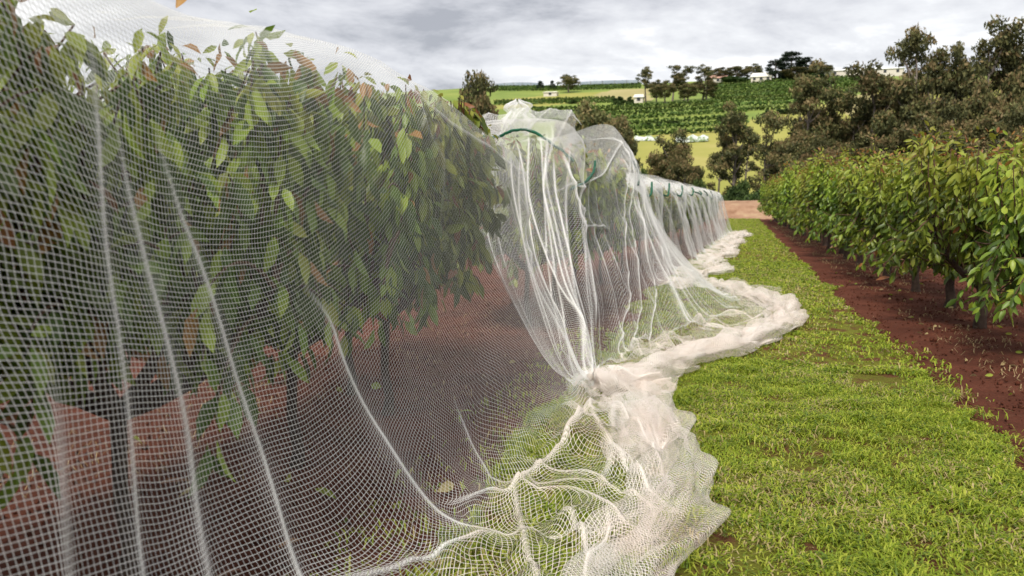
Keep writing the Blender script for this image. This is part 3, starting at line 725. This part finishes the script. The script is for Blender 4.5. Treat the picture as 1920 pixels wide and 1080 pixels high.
cord(on_sheet(B, [(1182, 300), (1192, 312), (1205, 330), (1215, 342)]), .014, netB)
# knot of gathered net on top of the tied end
th = np.linspace(0, 2*np.pi, 90); zz = np.linspace(0, 1, 50)
T_, Z_ = np.meshgrid(th, zz, indexing='ij')
R_ = (.085+.05*np.sin(Z_*np.pi)-.05*smooth(.45, .62, Z_)*(1-smooth(.65, .8, Z_)))*(1-smooth(.85, 1, Z_)*.75)*(1+.22*np.sin(T_*9+3*n2(T_, Z_*3, 1, 4))*1)
KP = np.stack([-2.11+R_*np.cos(T_)*1.1, 7.86+R_*np.sin(T_), 2.16+.33*Z_+.02*np.sin(T_*5)], -1)
under(link('net_knot', net_mesh('net_knot', KP, np.stack([T_*.16, Z_*.6+.05*np.sin(T_*9)], -1), [M_net])), netB)

# heaped hem rolls
def roll(path, r0, seed, par, name='hem_roll', dens=1.15, zoff=0.0, mat=None):
    path = np.asarray(path, float); n = max(60, int(np.linalg.norm(np.diff(path, axis=0), axis=1).sum()/.02))
    P = hermite(np.arange(len(path)), path, np.linspace(0, len(path)-1, n))
    L = np.concatenate([[0], np.cumsum(np.linalg.norm(np.diff(P, axis=0), axis=1))])
    T = np.gradient(P, axis=0); T[:, 2] = 0; T /= np.linalg.norm(T, axis=1)[:, None]
    sd = np.stack([T[:, 1], -T[:, 0], 0*L], -1)
    m = 40; th = np.linspace(0, 2*np.pi, m)
    TT = th[None]; LL = L[:, None]
    cx = np.cos(th)[None]*np.ones_like(LL); cz = np.sin(th)[None]*np.ones_like(LL)
    tw = LL*.9; cx2 = np.cos(th[None]+tw); cz2 = np.sin(th[None]+tw)
    nn = noise3(np.stack([LL*2.2+0*TT, cx2*1.1+seed, cz2*1.1], -1)); n_2 = noise3(np.stack([LL*1.2+0*TT, cx2*2.6+seed, cz2*2.6+5], -1)); n_3 = noise3(np.stack([LL*2+0*TT+seed, 0*cx, 0*cz], -1))
    end = np.clip(np.minimum(L, L[-1]-L)/.15, .1, 1)[:, None]
    R = r0*(1+.55*n_3+.75*nn-.28*np.abs(n_2))*end
    X = P[:, None]+sd[:, None]*(cx*R*1.45)[..., None]; X[..., 2] = np.maximum(.04, P[:, 2:3]+R*.85*(.75+cz)+zoff)
    uv = np.stack([(LL+.035*nn+.008*n_2)*dens+0*TT, (TT*r0*1.2+.012*n_2+.03*nn)*dens], -1)
    a = .6; uv = np.stack([uv[..., 0]*math.cos(a)+uv[..., 1]*math.sin(a), -uv[..., 0]*math.sin(a)+uv[..., 1]*math.cos(a)], -1)
    return under(link(name, net_mesh(name, X, uv, [mat or M_netg])), par)
hemA = [(-.30, 2.4, .03), (-.22, 2.9, .03), (-.13, 3.3, .03), (-.10, 3.8, .03), (-.14, 4.3, .04), (-.24, 4.7, .05), (-.36, 5.15, .05), (-.44, 5.7, .05)]
roll([(p[0]-.10, p[1], p[2]) for p in hemA], .105, 1, netA)
roll([(p[0]-.27, p[1]+.05, .03) for p in hemA[1:]], .085, 7, netA, dens=1.0)
roll([(-.62, 4.25, .03), (-.5, 4.6, .05), (-.55, 5.0, .07), (-.72, 5.3, .06), (-.85, 5.6, .05)], .08, 3, netA)
roll([(-.35, 4.4, .10), (-.42, 4.8, .12), (-.5, 5.2, .10)], .08, 9, netA)
hemB = [(-.86, 5.8, .04), (-.70, 6.3, .05), (-.45, 6.75, .04), (-.33, 7.15, .03), (-.12, 7.55, .03), (.10, 7.95, .03), (.36, 8.6, .03), (.55, 9.3, .03), (.72, 10.1, .03), (.74, 10.9, .03), (.62, 11.6, .03), (.35, 12.3, .03), (.05, 13.2, .03), (-.25, 13.9, .03)]
roll(hemB, .105, 21, netB, mat=M_bunch)
roll([(p[0]-.16, p[1]+.12, .03) for p in hemB[2:-2]], .08, 25, netB, dens=1.0, mat=M_bunch)
roll([(-.9, 5.75, .05), (-.72, 5.9, .09), (-.5, 6.3, .06)], .09, 28, netB)

# far nets
def far_net(y0, y1, label, seed):
    ys = np.arange(y0, y1+.01, .55); st = []
    for i, y in enumerate(ys):
        c = rowx(y); ph = math.cos((y-13.2)/2.3*2*math.pi)
        wv = .10*math.sin(y*2.9+seed)
        zt = 1.93+.09*ph-.004*(y-13)
        hx = c+1.72+.30*math.sin(y*1.15+1)+.22*math.sin(y*2.7)
        st.append(sec(y, (c+.12, zt), (c+.68+.06*ph, zt-.16), (c+.88+wv*.7, 1.05), (c+1.02+wv*1.3, .45), (c+1.2+wv, .08), (c+1.4+wv, .10), (hx, .08)))
    S = Sheet(ys, st, .03, .04)
    wl = 1-smooth(S.sn[6]-.2, S.sn[6]+.05, S.S)
    S.disp += wl*(.07*fbm(S.U, S.S*.2, 2.2, seed)+.03*fbm(S.U, S.S*.2, 6, seed+3)); S.warp(.05, 1.2, seed)
    r3 = np.random.default_rng(int(seed))
    for q in range(int((y1-y0)*2.6)):
        c = r3.uniform(y0+.1, y1-.1)
        S.fold([(c, S.sn[3]-.1), (c+r3.uniform(-.15, .15), S.sn[5]), (c+r3.uniform(-.3, .3), S.sn[6])], w=.03, g=r3.uniform(.08, .2), h=.05, W=3.0)
    S.lift += (1-wl)*(.10*np.abs(fbm(S.U, S.S, 3, seed+8))); S.tex[..., 0] += (1-wl)*.05*fbm(S.U, S.S, 3, 4)
    t = empty('bird_net', (rowx((y0+y1)/2), (y0+y1)/2, 0)); tag(t, label, 'bird net', 'white bird nets over the cherry row')
    under(link('net_panel', S.mesh('net_panel', [M_net, M_netg], (S.S > S.sn[6]).astype(int))), t)
    i = int(np.argmin(np.abs(S.s-S.sn[8]))); hp = S.P[::18, i].copy(); hp[:, 0] += .18; hp[:, 2] = .03
    roll(hp, .10, seed+1, t, mat=M_bunch)
    for q in range(3):
        yc = y0+(q+.3)*(y1-y0)/3; j = int(np.argmin(np.abs(S.u-yc))); L = min(len(S.u)-1, j+int(1.1/.03)); a = int(np.argmin(np.abs(S.s-S.sn[3])))
        idx = np.linspace(j, L, 6).astype(int)
        pts = [S.P[ii, a+int(6*math.sin(m_/5*math.pi))]+np.array([.05, -.02, .03]) for m_, ii in enumerate(idx)]
        cord(pts, .02, t, 30)
far_net(13.3, 20.6, 'third white bird net along the row, just beyond the widest skirt', 41)
far_net(20.7, 28.5, 'fourth white bird net along the row, small in the distance', 53)
far_net(28.6, 36.6, 'farthest white bird net, closing the netted row near the earth bank', 67)

# ------------------------------------------------------------------ background trees
def tree_mesh(seed, kind):
    """10 m tall tree: returns trunk mesh, crown mesh"""
    r = np.random.default_rng(seed); wood = MB(); cl = []
    if kind == 'gum':
        top = np.array([r.uniform(-.6, .6), r.uniform(-.6, .6), 8.6])
        tr = limb_curve(np.array([0, 0, -.5]), top, np.array([r.uniform(-.7, .7), r.uniform(-.5, .5), 0]), 10)
        wood.tube(tr, np.linspace(.26, .05, 10), 7)
        for k in range(13):
            i = r.integers(3, 9); a = r.uniform(0, 6.28); R = r.uniform(.9, 2.6)*(1-.05*i)
            e = tr[i]+np.array([R*math.cos(a), R*math.sin(a), r.uniform(.6, 2.0)])
            c = limb_curve(tr[i], e, np.array([0, 0, -.3]), 6); wood.tube(c, np.linspace(.09, .03, 6), 5)
            for q in range(r.integers(2, 5)):
                cl.append((e+r.normal(0, .5, 3), r.uniform(.45, .95), 1.0))
        for q in range(5): cl.append((top+r.normal(0, .6, 3)+[0, 0, .4], r.uniform(.5, .9), 1))
        per = 190; ls = .17; flat = .62
    elif kind == 'bushy':
        top = np.array([0, 0, 7.0]); tr = limb_curve(np.array([0, 0, -.5]), top, np.array([r.uniform(-.4, .4), 0, 0]), 8)
        wood.tube(tr, np.linspace(.3, .08, 8), 7)
        for k in range(46):
            v = r.normal(size=3); v /= np.linalg.norm(v); rad = r.uniform(.55, 1)**.5
            e = np.array([0, 0, 5.6])+v*np.array([3.0, 3.0, 3.8])*rad*r.uniform(.8, 1.08)
            if e[2] < 1.2: e[2] = r.uniform(1.2, 3)
            cl.append((e, r.uniform(.55, 1.25), 1))
            if k % 4 == 0: wood.tube(limb_curve(tr[r.integers(2, 7)], e, np.zeros(3), 5), np.linspace(.09, .03, 5), 5)
        per = 170; ls = .20; flat = .75
    elif kind == 'pine':
        tr = np.array([[0, 0, -.5], [0, 0, 4], [0.1, 0, 9.6]]); wood.tube(tr, [.3, .2, .04], 7)
        for k in range(60):
            z = r.uniform(1.0, 9.3); a = r.uniform(0, 6.28); w = 3.0*(1-(z/10.5))**.6*(.6+.4*r.uniform())
            cl.append((np.array([w*math.cos(a), w*math.sin(a), z+r.uniform(-.2, .3)]), r.uniform(.5, 1.0), 1))
        cl.append((np.array([.1, 0, 9.6]), .4, 1)); per = 110; ls = .24; flat = .7
    else:   # shrub
        for k in range(40):
            a = r.uniform(0, 6.28); R = r.uniform(0, 4.6); z = r.uniform(1, 8.6)*(1-(R/5.6)**2)
            cl.append((np.array([R*math.cos(a), R*math.sin(a), max(.6, z)]), r.uniform(.8, 1.6), 1))
        for k in range(5): wood.tube(limb_curve(np.array([0, 0, -.5]), cl[k][0], np.zeros(3), 5), np.linspace(.2, .05, 5), 5)
        per = 130; ls = .36; flat = .8
    P = []; MI = []
    for c, R, _ in cl:
        n = int(per*(R/.8)**2)
        v = r.normal(size=(n, 3)); v /= np.linalg.norm(v, axis=1)[:, None]
        p = np.array(c)+v*(R*r.uniform(.35, 1.1, (n, 1)))*np.array([1, 1, flat])
        P.append(p); base = r.uniform(0, 1)
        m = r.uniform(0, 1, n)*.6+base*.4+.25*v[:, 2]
        MI.append(m)
    P = np.concatenate(P); m = np.concatenate(MI); n = len(P)
    a = r.normal(size=(n, 3)); a /= np.linalg.norm(a, axis=1)[:, None]; b = np.cross(a, r.normal(size=(n, 3))); b /= np.linalg.norm(b, axis=1)[:, None]
    s = ls*r.uniform(.5, 1.2, (n, 1)); V = np.stack([P-a*s, P+b*s*.45, P+a*s, P-b*s*.45], 1)
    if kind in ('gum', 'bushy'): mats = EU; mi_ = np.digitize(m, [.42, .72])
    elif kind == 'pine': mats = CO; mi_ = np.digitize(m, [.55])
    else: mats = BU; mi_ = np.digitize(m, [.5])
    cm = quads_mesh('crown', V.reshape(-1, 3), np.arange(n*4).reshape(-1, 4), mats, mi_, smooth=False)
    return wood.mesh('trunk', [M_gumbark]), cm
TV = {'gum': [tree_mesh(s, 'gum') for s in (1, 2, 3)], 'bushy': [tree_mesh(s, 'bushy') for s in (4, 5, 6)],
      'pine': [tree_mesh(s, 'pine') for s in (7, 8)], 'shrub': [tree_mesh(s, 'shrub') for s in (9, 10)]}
GROUPS = {
 'valley gum trees': (['gum tree', 'tall open gum tree'], 'in the valley behind the netted row, {} from the left'),
 'gum trees of the dark belt': (['gum tree'], 'in the belt behind the hedge, {} from the left'),
 'trees on the hill crest': (['dark tree'], 'on the skyline of the hill, {} from the left'),
 'clump on the mid slope': (['dusky gum tree'], 'in the mid slope clump on the hill, {} from the left'),
 'bushes along the fields': (['bush'], 'at the field edges on the hill, {} from the left'),
 'low bushes under the valley trees': (['low green bush'], 'at the foot of the valley trees, {} from the left')}
BT = []
def bt(px, pytop, Y, kind, wid, group, var=0):
    """wid = crown width in photo pixels"""
    P = at(px, pytop, Y); zb = float(hill(P[0], Y)); h = P[2]-zb
    nat = {'gum': 6.2, 'bushy': 7.6, 'pine': 6.2, 'shrub': 10.0}[kind]
    w = wid*(1.25 if group == D_ else 1.1)*Y/FPX/nat
    wm, cm = TV[kind][var % len(TV[kind])]
    nm = {'gum': 'gum_tree', 'bushy': 'gum_tree', 'pine': 'dark_pine_tree', 'shrub': 'bush'}[kind]
    t = tree_thing(nm, wm, cm, (P[0], Y, zb), px*.37, (w, w, h/9.6)); BT.append((px, t, group, kind)); return t
V_, D_, H_, S_, B_, L_ = list(GROUPS)
for a in [(885, 140, 95, 'bushy', 120, V_, 0), (915, 155, 100, 'gum', 90, V_, 1), (1105, 182, 110, 'bushy', 130, V_, 1), (1155, 215, 105, 'bushy', 90, V_, 2), (1060, 215, 112, 'bushy', 80, V_, 0),
          (1262, 243, 112, 'bushy', 95, V_, 0), (1285, 290, 105, 'bushy', 70, V_, 2), (1372, 212, 112, 'gum', 95, V_, 0), (1432, 222, 104, 'gum', 88, V_, 1), (1350, 265, 118, 'gum', 60, V_, 2), (1400, 250, 125, 'gum', 60, V_, 2),
          (1530, 140, 115, 'gum', 95, D_, 0), (1555, 175, 120, 'bushy', 90, D_, 1), (1500, 240, 110, 'bushy', 80, D_, 2), (1545, 255, 100, 'bushy', 90, D_, 0), (1600, 180, 118, 'gum', 80, D_, 2),
          (1635, 140, 115, 'gum', 95, D_, 2), (1655, 165, 120, 'bushy', 110, D_, 0), (1620, 245, 105, 'bushy', 110, D_, 1), (1700, 170, 112, 'bushy', 90, D_, 2), (1730, 74, 112, 'gum', 95, D_, 1), (1742, 95, 116, 'gum', 90, D_, 0), (1690, 230, 100, 'bushy', 110, D_, 1),
          (1790, 108, 114, 'gum', 60, D_, 2), (1770, 190, 105, 'bushy', 110, D_, 0), (1862, 62, 112, 'gum', 110, D_, 2), (1900, 80, 116, 'gum', 100, D_, 0), (1850, 140, 108, 'bushy', 90, D_, 1), (1905, 130, 108, 'bushy', 90, D_, 1), (1890, 200, 98, 'bushy', 110, D_, 0), (1950, 110, 110, 'bushy', 130, D_, 2), (1820, 215, 98, 'bushy', 110, D_, 2), (1480, 285, 98, 'bushy', 70, D_, 1), (1570, 275, 96, 'bushy', 80, D_, 2), (1930, 190, 100, 'bushy', 100, D_, 0),
          (1014, 152, 400, 'pine', 18, H_, 0), (1036, 151, 402, 'pine', 14, H_, 1), (1066, 139, 380, 'bushy', 42, H_, 0), (1186, 155, 405, 'pine', 8, H_, 1),
          (1352, 125, 400, 'bushy', 40, H_, 1), (1382, 122, 400, 'bushy', 40, H_, 2), (1412, 120, 402, 'bushy', 42, H_, 0), (1375, 138, 392, 'shrub', 45, H_, 0), (1455, 112, 398, 'pine', 50, H_, 1), (1485, 97, 400, 'pine', 55, H_, 0), (1512, 108, 395, 'pine', 55, H_, 1), (1540, 115, 398, 'bushy', 45, H_, 1), (1500, 125, 390, 'bushy', 60, H_, 2), (1530, 137, 380, 'shrub', 45, H_, 1), (1590, 126, 405, 'pine', 30, H_, 0), (1625, 146, 405, 'shrub', 26, H_, 1), (1570, 140, 400, 'shrub', 22, H_, 0),
          (1212, 130, 300, 'gum', 40, S_, 0), (1232, 148, 295, 'bushy', 34, S_, 1), (1262, 126, 300, 'gum', 42, S_, 1), (1285, 128, 300, 'gum', 36, S_, 2), (1248, 150, 292, 'bushy', 40, S_, 0), (1318, 126, 300, 'gum', 46, S_, 0), (1325, 150, 296, 'bushy', 40, S_, 2), (1290, 155, 292, 'bushy', 40, S_, 1), (1160, 176, 290, 'shrub', 22, S_, 0), (1180, 179, 290, 'shrub', 16, S_, 1),
          (1212, 228, 225, 'shrub', 22, B_, 0), (1236, 226, 226, 'shrub', 16, B_, 1), (1262, 224, 228, 'shrub', 24, B_, 0), (1352, 216, 230, 'shrub', 20, B_, 1), (1388, 212, 232, 'shrub', 26, B_, 0), (1440, 204, 236, 'shrub', 22, B_, 1), (1470, 200, 240, 'shrub', 26, B_, 0), (1075, 186, 300, 'shrub', 18, B_, 1), (1098, 187, 302, 'shrub', 14, B_, 0),
          (1250, 335, 92, 'shrub', 70, L_, 0), (1300, 325, 96, 'shrub', 80, L_, 1), (1345, 330, 94, 'shrub', 70, L_, 0), (1385, 325, 97, 'shrub', 70, L_, 1), (1420, 318, 94, 'shrub', 70, L_, 0), (1465, 310, 96, 'shrub', 80, L_, 1), (1515, 305, 92, 'shrub', 80, L_, 0), (1580, 300, 92, 'shrub', 90, L_, 1), (1660, 290, 92, 'shrub', 100, L_, 0), (1750, 280, 90, 'shrub', 110, L_, 1), (1850, 270, 90, 'shrub', 110, L_, 0), (1200, 300, 92, 'shrub', 60, L_, 1), (1120, 300, 92, 'shrub', 100, L_, 0)]:
    bt(*a)
ORD2 = ['leftmost'] + ORD[2:] + ['twenty-first', 'twenty-second', 'twenty-third', 'twenty-fourth', 'twenty-fifth', 'twenty-sixth', 'twenty-seventh']
for g, (kinds, txt) in GROUPS.items():
    L = sorted([b_ for b_ in BT if b_[2] == g], key=lambda b_: b_[0])
    for i, (px, t, _, kd) in enumerate(L):
        w = {'gum': 'airy gum tree', 'bushy': 'dense gum tree', 'pine': 'dark pine tree', 'shrub': 'low bush'}[kd]
        tt_ = txt.format(ORD2[i]) if i else txt.format('leftmost').replace('leftmost from the left', 'leftmost of them')
        tag(t, f'{w} {tt_}', 'bush' if kd == 'shrub' else 'tree', g)

# orchard rows on the hill
def orchard_row_mesh(seed, L):
    r = np.random.default_rng(seed); P = []; x = 0
    while x < L:
        n = 26; v = r.normal(size=(n, 3)); v /= np.linalg.norm(v, axis=1)[:, None]
        s = r.uniform(.6, .85)
        P.append(np.array([x, 0, .75])+v*np.array([1.25, .75, .85])*s*r.uniform(.6, 1, (n, 1)))
        x += 1.6
    P = np.concatenate(P); n = len(P)
    a = r.normal(size=(n, 3)); a /= np.linalg.norm(a, axis=1)[:, None]; b = np.cross(a, r.normal(size=(n, 3))); b /= np.linalg.norm(b, axis=1)[:, None]
    s = r.uniform(.3, .55, (n, 1)); V = np.stack([P-a*s, P+b*s*.8, P+a*s, P-b*s*.8], 1)
    return V, np.digitize(r.uniform(0, 1, n), [.6])
RO = [leaf_mat('orchard_leaf_dark', (.055, .095, .02), (.075, .12, .03), .2, .6, .2, .2), leaf_mat('orchard_leaf_mid', (.10, .16, .03), (.14, .20, .045), .2, .6, .2, .2)]
rows = []
def orow(pxa, pxb, Y, sl, seed):
    a = at(pxa, 200, Y); b_ = at(pxb, 200, Y); L = b_[0]-a[0]
    V, mi_ = orchard_row_mesh(seed, L)
    X = V[..., 0]+a[0]; YY = Y+sl*V[..., 0]+.00025*0
    c0 = V.mean(1); zc = hill(c0[:, 0]+a[0], Y+sl*c0[:, 0])
    W = np.stack([V[..., 0], sl*V[..., 0]+V[..., 1], V[..., 2]+zc[:, None]-zc[0]], -1)
    o = link('orchard_row', quads_mesh('orchard_row', W.reshape(-1, 3), np.arange(len(W)*4).reshape(-1, 4), RO, mi_, smooth=False), None, (a[0], Y, zc[0]))
    rows.append(o); return o
k = 0
nr = 0
ys_r = np.arange(252, 412, 13.0)
NW = ['lowest'] + ORD[2:]
for i, Y in enumerate(ys_r):
    xa = 1335+ (25 if Y < 280 else 0); 
    o = orow(xa if Y > 300 else 1345, 1650 if Y > 300 else 1500+(Y-250)*2, Y, -.10, 300+i)
    tag(o, f'{NW[i]} row of green orchard trees up the hill right of the gum clump', 'orchard row', 'orchard rows on the right of the hill')
ys_l = np.arange(208, 285, 11.0)
for i, Y in enumerate(ys_l):
    o = orow(1000+(0 if Y > 240 else 110), 1340+(60 if Y < 250 else 0), Y, .12, 400+i)
    tag(o, f'{NW[i]} row of green orchard trees below the gum clump', 'orchard row', 'orchard rows in the middle of the hill')
for i, Y in enumerate(np.arange(300, 330, 10.0)):
    o = orow(930, 1150, Y, .05, 450+i); tag(o, f'{NW[i]} orchard row at the left of the hill above the pale paddock', 'orchard row', 'orchard rows on the left of the hill')
for i, Y in enumerate(np.arange(395, 425, 8.0)):
    o = orow(925, 1200, Y, 0, 470+i); tag(o, f'{NW[i]} orchard row just under the left skyline', 'orchard row', 'orchard rows under the skyline')

# houses and net tunnels on the hill
M_wall = plain_mat('pale_wall', (.55, .50, .44), (.62, .58, .52), .8, 2); M_rp = plain_mat('pink_roof', (.50, .28, .22), (.58, .36, .30), .7, 2)
M_rw = plain_mat('cream_roof', (.68, .66, .58), (.75, .73, .66), .7, 2); M_win = plain_mat('dark_window', (.03, .035, .04), (.05, .05, .06), .2, 2); M_wh = plain_mat('white_sheet', (.7, .72, .72), (.8, .8, .8), .7, .5)
def house(name, px, Y, w, d, hw, hr, roofm, label, cat, win=3, zt=None):
    P = at(px, 200, Y); z = float(hill(P[0], Y)); t = empty(name, (P[0], Y, z)); tag(t, label, cat)
    mb = MB(); mb.box((0, 0, hw/2-.5), (w, d, hw+1)); link('wall', mb.mesh('wall', [M_wall], False), t)
    e = .4; x0, x1 = -w/2-e, w/2+e; y0, y1 = -d/2-e, d/2+e
    V = [(x0, y0, hw), (x1, y0, hw), (x1, y1, hw), (x0, y1, hw), (x0+w*.12, 0, hw+hr), (x1-w*.12, 0, hw+hr), (x0, y0, hw-.15), (x1, y0, hw-.15), (x1, y1, hw-.15), (x0, y1, hw-.15)]
    mb = MB(); mb.add(V, [[0, 1, 5, 4], [2, 3, 4, 5], [3, 0, 4, 4], [1, 2, 5, 5], [6, 7, 1, 0], [7, 8, 2, 1], [8, 9, 3, 2], [9, 6, 0, 3], [9, 8, 7, 6]])
    me = bpy.data.meshes.new('roof'); me.from_pydata(V, [], [(0, 1, 5, 4), (2, 3, 4, 5), (3, 0, 4), (1, 2, 5), (6, 7, 1, 0), (7, 8, 2, 1), (8, 9, 3, 2), (9, 6, 0, 3), (9, 8, 7, 6)]); me.materials.append(roofm)
    link('roof', me, t)
    for i in range(win):
        x = (i+.5)/win*w-w/2; mb = MB(); mb.box((x, -d/2-.03, hw*.55), (1.2, .1, 1.2)); link('window', mb.mesh('window', [M_win], False), t)
    return t
house('house', 1345, 398, 9, 7, 2.2, 1.8, M_rp, 'farmhouse with a pink roof on the hill crest', 'house')
house('house', 1425, 396, 9, 7, 2.0, 2.2, M_rw, 'farmhouse with a pale cream roof between the crest trees', 'house')
house('shed', 1033, 360, 6, 4, 1.5, .5, M_rw, 'small white shed in the pale paddock at left', 'shed', 1)
house('cottage', 1198, 300, 3.2, 3.2, 1.8, 1.2, M_rw, 'tiny white gabled hut beside the gum clump', 'hut', 1)
house('greenhouse', 1595, 402, 42, 9, 2.6, 1.2, M_wh, 'long low white greenhouse on the right skyline', 'greenhouse', 8)
def tunnel(px0, px1, Y0, sl, r, label, seed, name='netted_row', h=1.0):
    a = at(px0, 250, Y0); b_ = at(px1, 250, Y0); n = 90; L = b_[0]-a[0]
    x = np.linspace(0, L, n); th = np.linspace(0, np.pi, 14)
    X, T = np.meshgrid(x, th, indexing='ij'); R = r*(1+.18*np.sin(X*2.2)+.2*n2(X, T, .7, seed))
    yy_ = sl*X; zb = hill(X+a[0], Y0+yy_); z0 = zb[0, 0]
    P = np.stack([X, yy_-np.cos(T)*R, zb-z0+np.sin(T)*R*h-.1], -1)
    o = link(name, quads_mesh(name, P.reshape(-1, 3), grid_quads(n, 14), [M_wh]), None, (a[0], Y0, z0)); tag(o, label, 'netted row'); return o
M_wh = plain_mat('netting_over_bushes', None, None, .8, 1.1, stops=[(.42, (.16, .22, .10)), (.55, (.6, .64, .62))])
tunnel(1268, 1328, 196, .3, 1.5, 'short orchard row under bright white net at the top of the green pasture', 3)
tunnel(1190, 1235, 200, 0, 1.1, 'small orchard row under white net left of the brighter one', 5)
M_blue = plain_mat('shade_cloth', (.16, .20, .24), (.24, .28, .32), .7, .3)
def canopy(px0, px1, Y, label, rise):
    a = at(px0, 170, Y); b_ = at(px1, 170, Y); t = empty('shade_canopy', (a[0], Y, float(hill(a[0], Y)))); tag(t, label, 'canopy', 'shade canopies on the left skyline')
    n = 40; x = np.linspace(0, b_[0]-a[0], n); zt = float(hill(a[0], Y))
    top = 2.0+.6*rise*np.sin(np.linspace(.2, 2.6, n))
    X = np.repeat(x[:, None], 3, 1); Yy = np.repeat(np.array([[0, 0, 25.]]), n, 0); Z = np.stack([np.full(n, .8), top, top-.3], -1)
    zz_ = hill(X+a[0], Y+Yy)-zt
    link('canopy_cloth', quads_mesh('canopy_cloth', np.stack([X, Yy, Z+zz_*np.array([1, 1, 0])], -1).reshape(-1, 3), grid_quads(n, 3), [M_blue]), t)
    for i in range(0, n, 8):
        mb = MB(); zb = float(hill(x[i]+a[0], Y))-zt; mb.tube([[x[i], -.15, zb-.3], [x[i], -.15, zb+top[i]+.1]], .1, 6); link('post', mb.mesh('post', [M_gumbark]), t)
canopy(930, 1010, 432, 'blue grey shade canopy at the far left of the skyline', 1.2)
canopy(1085, 1195, 430, 'long grey shade canopy on the skyline left of the gum clump', 1.0)

# ------------------------------------------------------------------ world, sun, camera
w = bpy.data.worlds.new('World'); scene.world = w; w.use_nodes = True
nt = w.node_tree; nt.nodes.clear()
SUN_EL, SUN_AZ = math.radians(52), math.radians(186)       # azimuth measured from +Y clockwise
out = N(nt, 'ShaderNodeOutputWorld')
sky = N(nt, 'ShaderNodeTexSky'); sky.sky_type = 'NISHITA'; sky.sun_disc = False; sky.sun_elevation = SUN_EL; sky.sun_rotation = SUN_AZ
bg1 = N(nt, 'ShaderNodeBackground'); bg1.inputs[1].default_value = .09; nt.links.new(sky.outputs[0], bg1.inputs[0])
tc = N(nt, 'ShaderNodeTexCoord'); sx = N(nt, 'ShaderNodeSeparateXYZ'); nt.links.new(tc.outputs['Generated'], sx.inputs[0])
zz = mth(nt, 'ADD', mth(nt, 'MAXIMUM', sx.outputs[2], 0.0), .16)
cb = N(nt, 'ShaderNodeCombineXYZ')
nt.links.new(mth(nt, 'DIVIDE', sx.outputs[0], zz), cb.inputs[0]); nt.links.new(mth(nt, 'DIVIDE', sx.outputs[1], zz), cb.inputs[1])
def wn(scale, detail, rough, off, dist=0):
    mp = N(nt, 'ShaderNodeMapping'); mp.inputs['Location'].default_value = off; nt.links.new(cb.outputs[0], mp.inputs[0])
    n = N(nt, 'ShaderNodeTexNoise'); n.inputs['Scale'].default_value = scale; n.inputs['Detail'].default_value = detail; n.inputs['Roughness'].default_value = rough
    n.inputs['Distortion'].default_value = dist; nt.links.new(mp.outputs[0], n.inputs['Vector']); return n.outputs['Fac']
a1 = wn(.6, 9, .58, (2.3, .4, 0), .25); a2 = wn(2.2, 8, .62, (7, 3, 2), .3)
mixf = mth(nt, 'ADD', mth(nt, 'MULTIPLY', a1, .64), mth(nt, 'MULTIPLY', a2, .36))
cc = ramp(nt, mixf, [(.39, (.27, .278, .305)), (.455, (.43, .435, .46)), (.525, (.55, .555, .57)), (.62, (.86, .855, .85))])
bg2 = N(nt, 'ShaderNodeBackground'); bg2.inputs[1].default_value = 1.0; nt.links.new(cc, bg2.inputs[0])
ms = N(nt, 'ShaderNodeMixShader'); ms.inputs[0].default_value = .94
nt.links.new(bg1.outputs[0], ms.inputs[1]); nt.links.new(bg2.outputs[0], ms.inputs[2]); nt.links.new(ms.outputs[0], out.inputs[0])

sd = bpy.data.lights.new('sun', 'SUN'); sd.energy = 2.5; sd.angle = math.radians(12); sd.color = (1, .93, .82)
so = bpy.data.objects.new('sun', sd); COL.objects.link(so)
dirv = Vector((math.sin(SUN_AZ)*math.cos(SUN_EL), math.cos(SUN_AZ)*math.cos(SUN_EL), math.sin(SUN_EL)))
so.rotation_euler = dirv.to_track_quat('Z', 'Y').to_euler()

cd = bpy.data.cameras.new('camera'); co = bpy.data.objects.new('camera', cd); COL.objects.link(co)
cd.sensor_width = 36; cd.lens = 36*FPX/1920; cd.clip_start = .05; cd.clip_end = 6000
co.location = CAM; co.rotation_euler = (math.pi/2-PITCH, 0, YAW)
cd.dof.use_dof = True; cd.dof.focus_distance = 5.0; cd.dof.aperture_fstop = 3.2
scene.camera = co
scene.view_settings.view_transform = 'Standard'; scene.view_settings.look = 'None'; scene.view_settings.exposure = .78; scene.view_settings.gamma = 1
scene.cycles.transparent_max_bounces = 28; scene.cycles.max_bounces = 7; scene.cycles.diffuse_bounces = 3; scene.cycles.transmission_bounces = 4
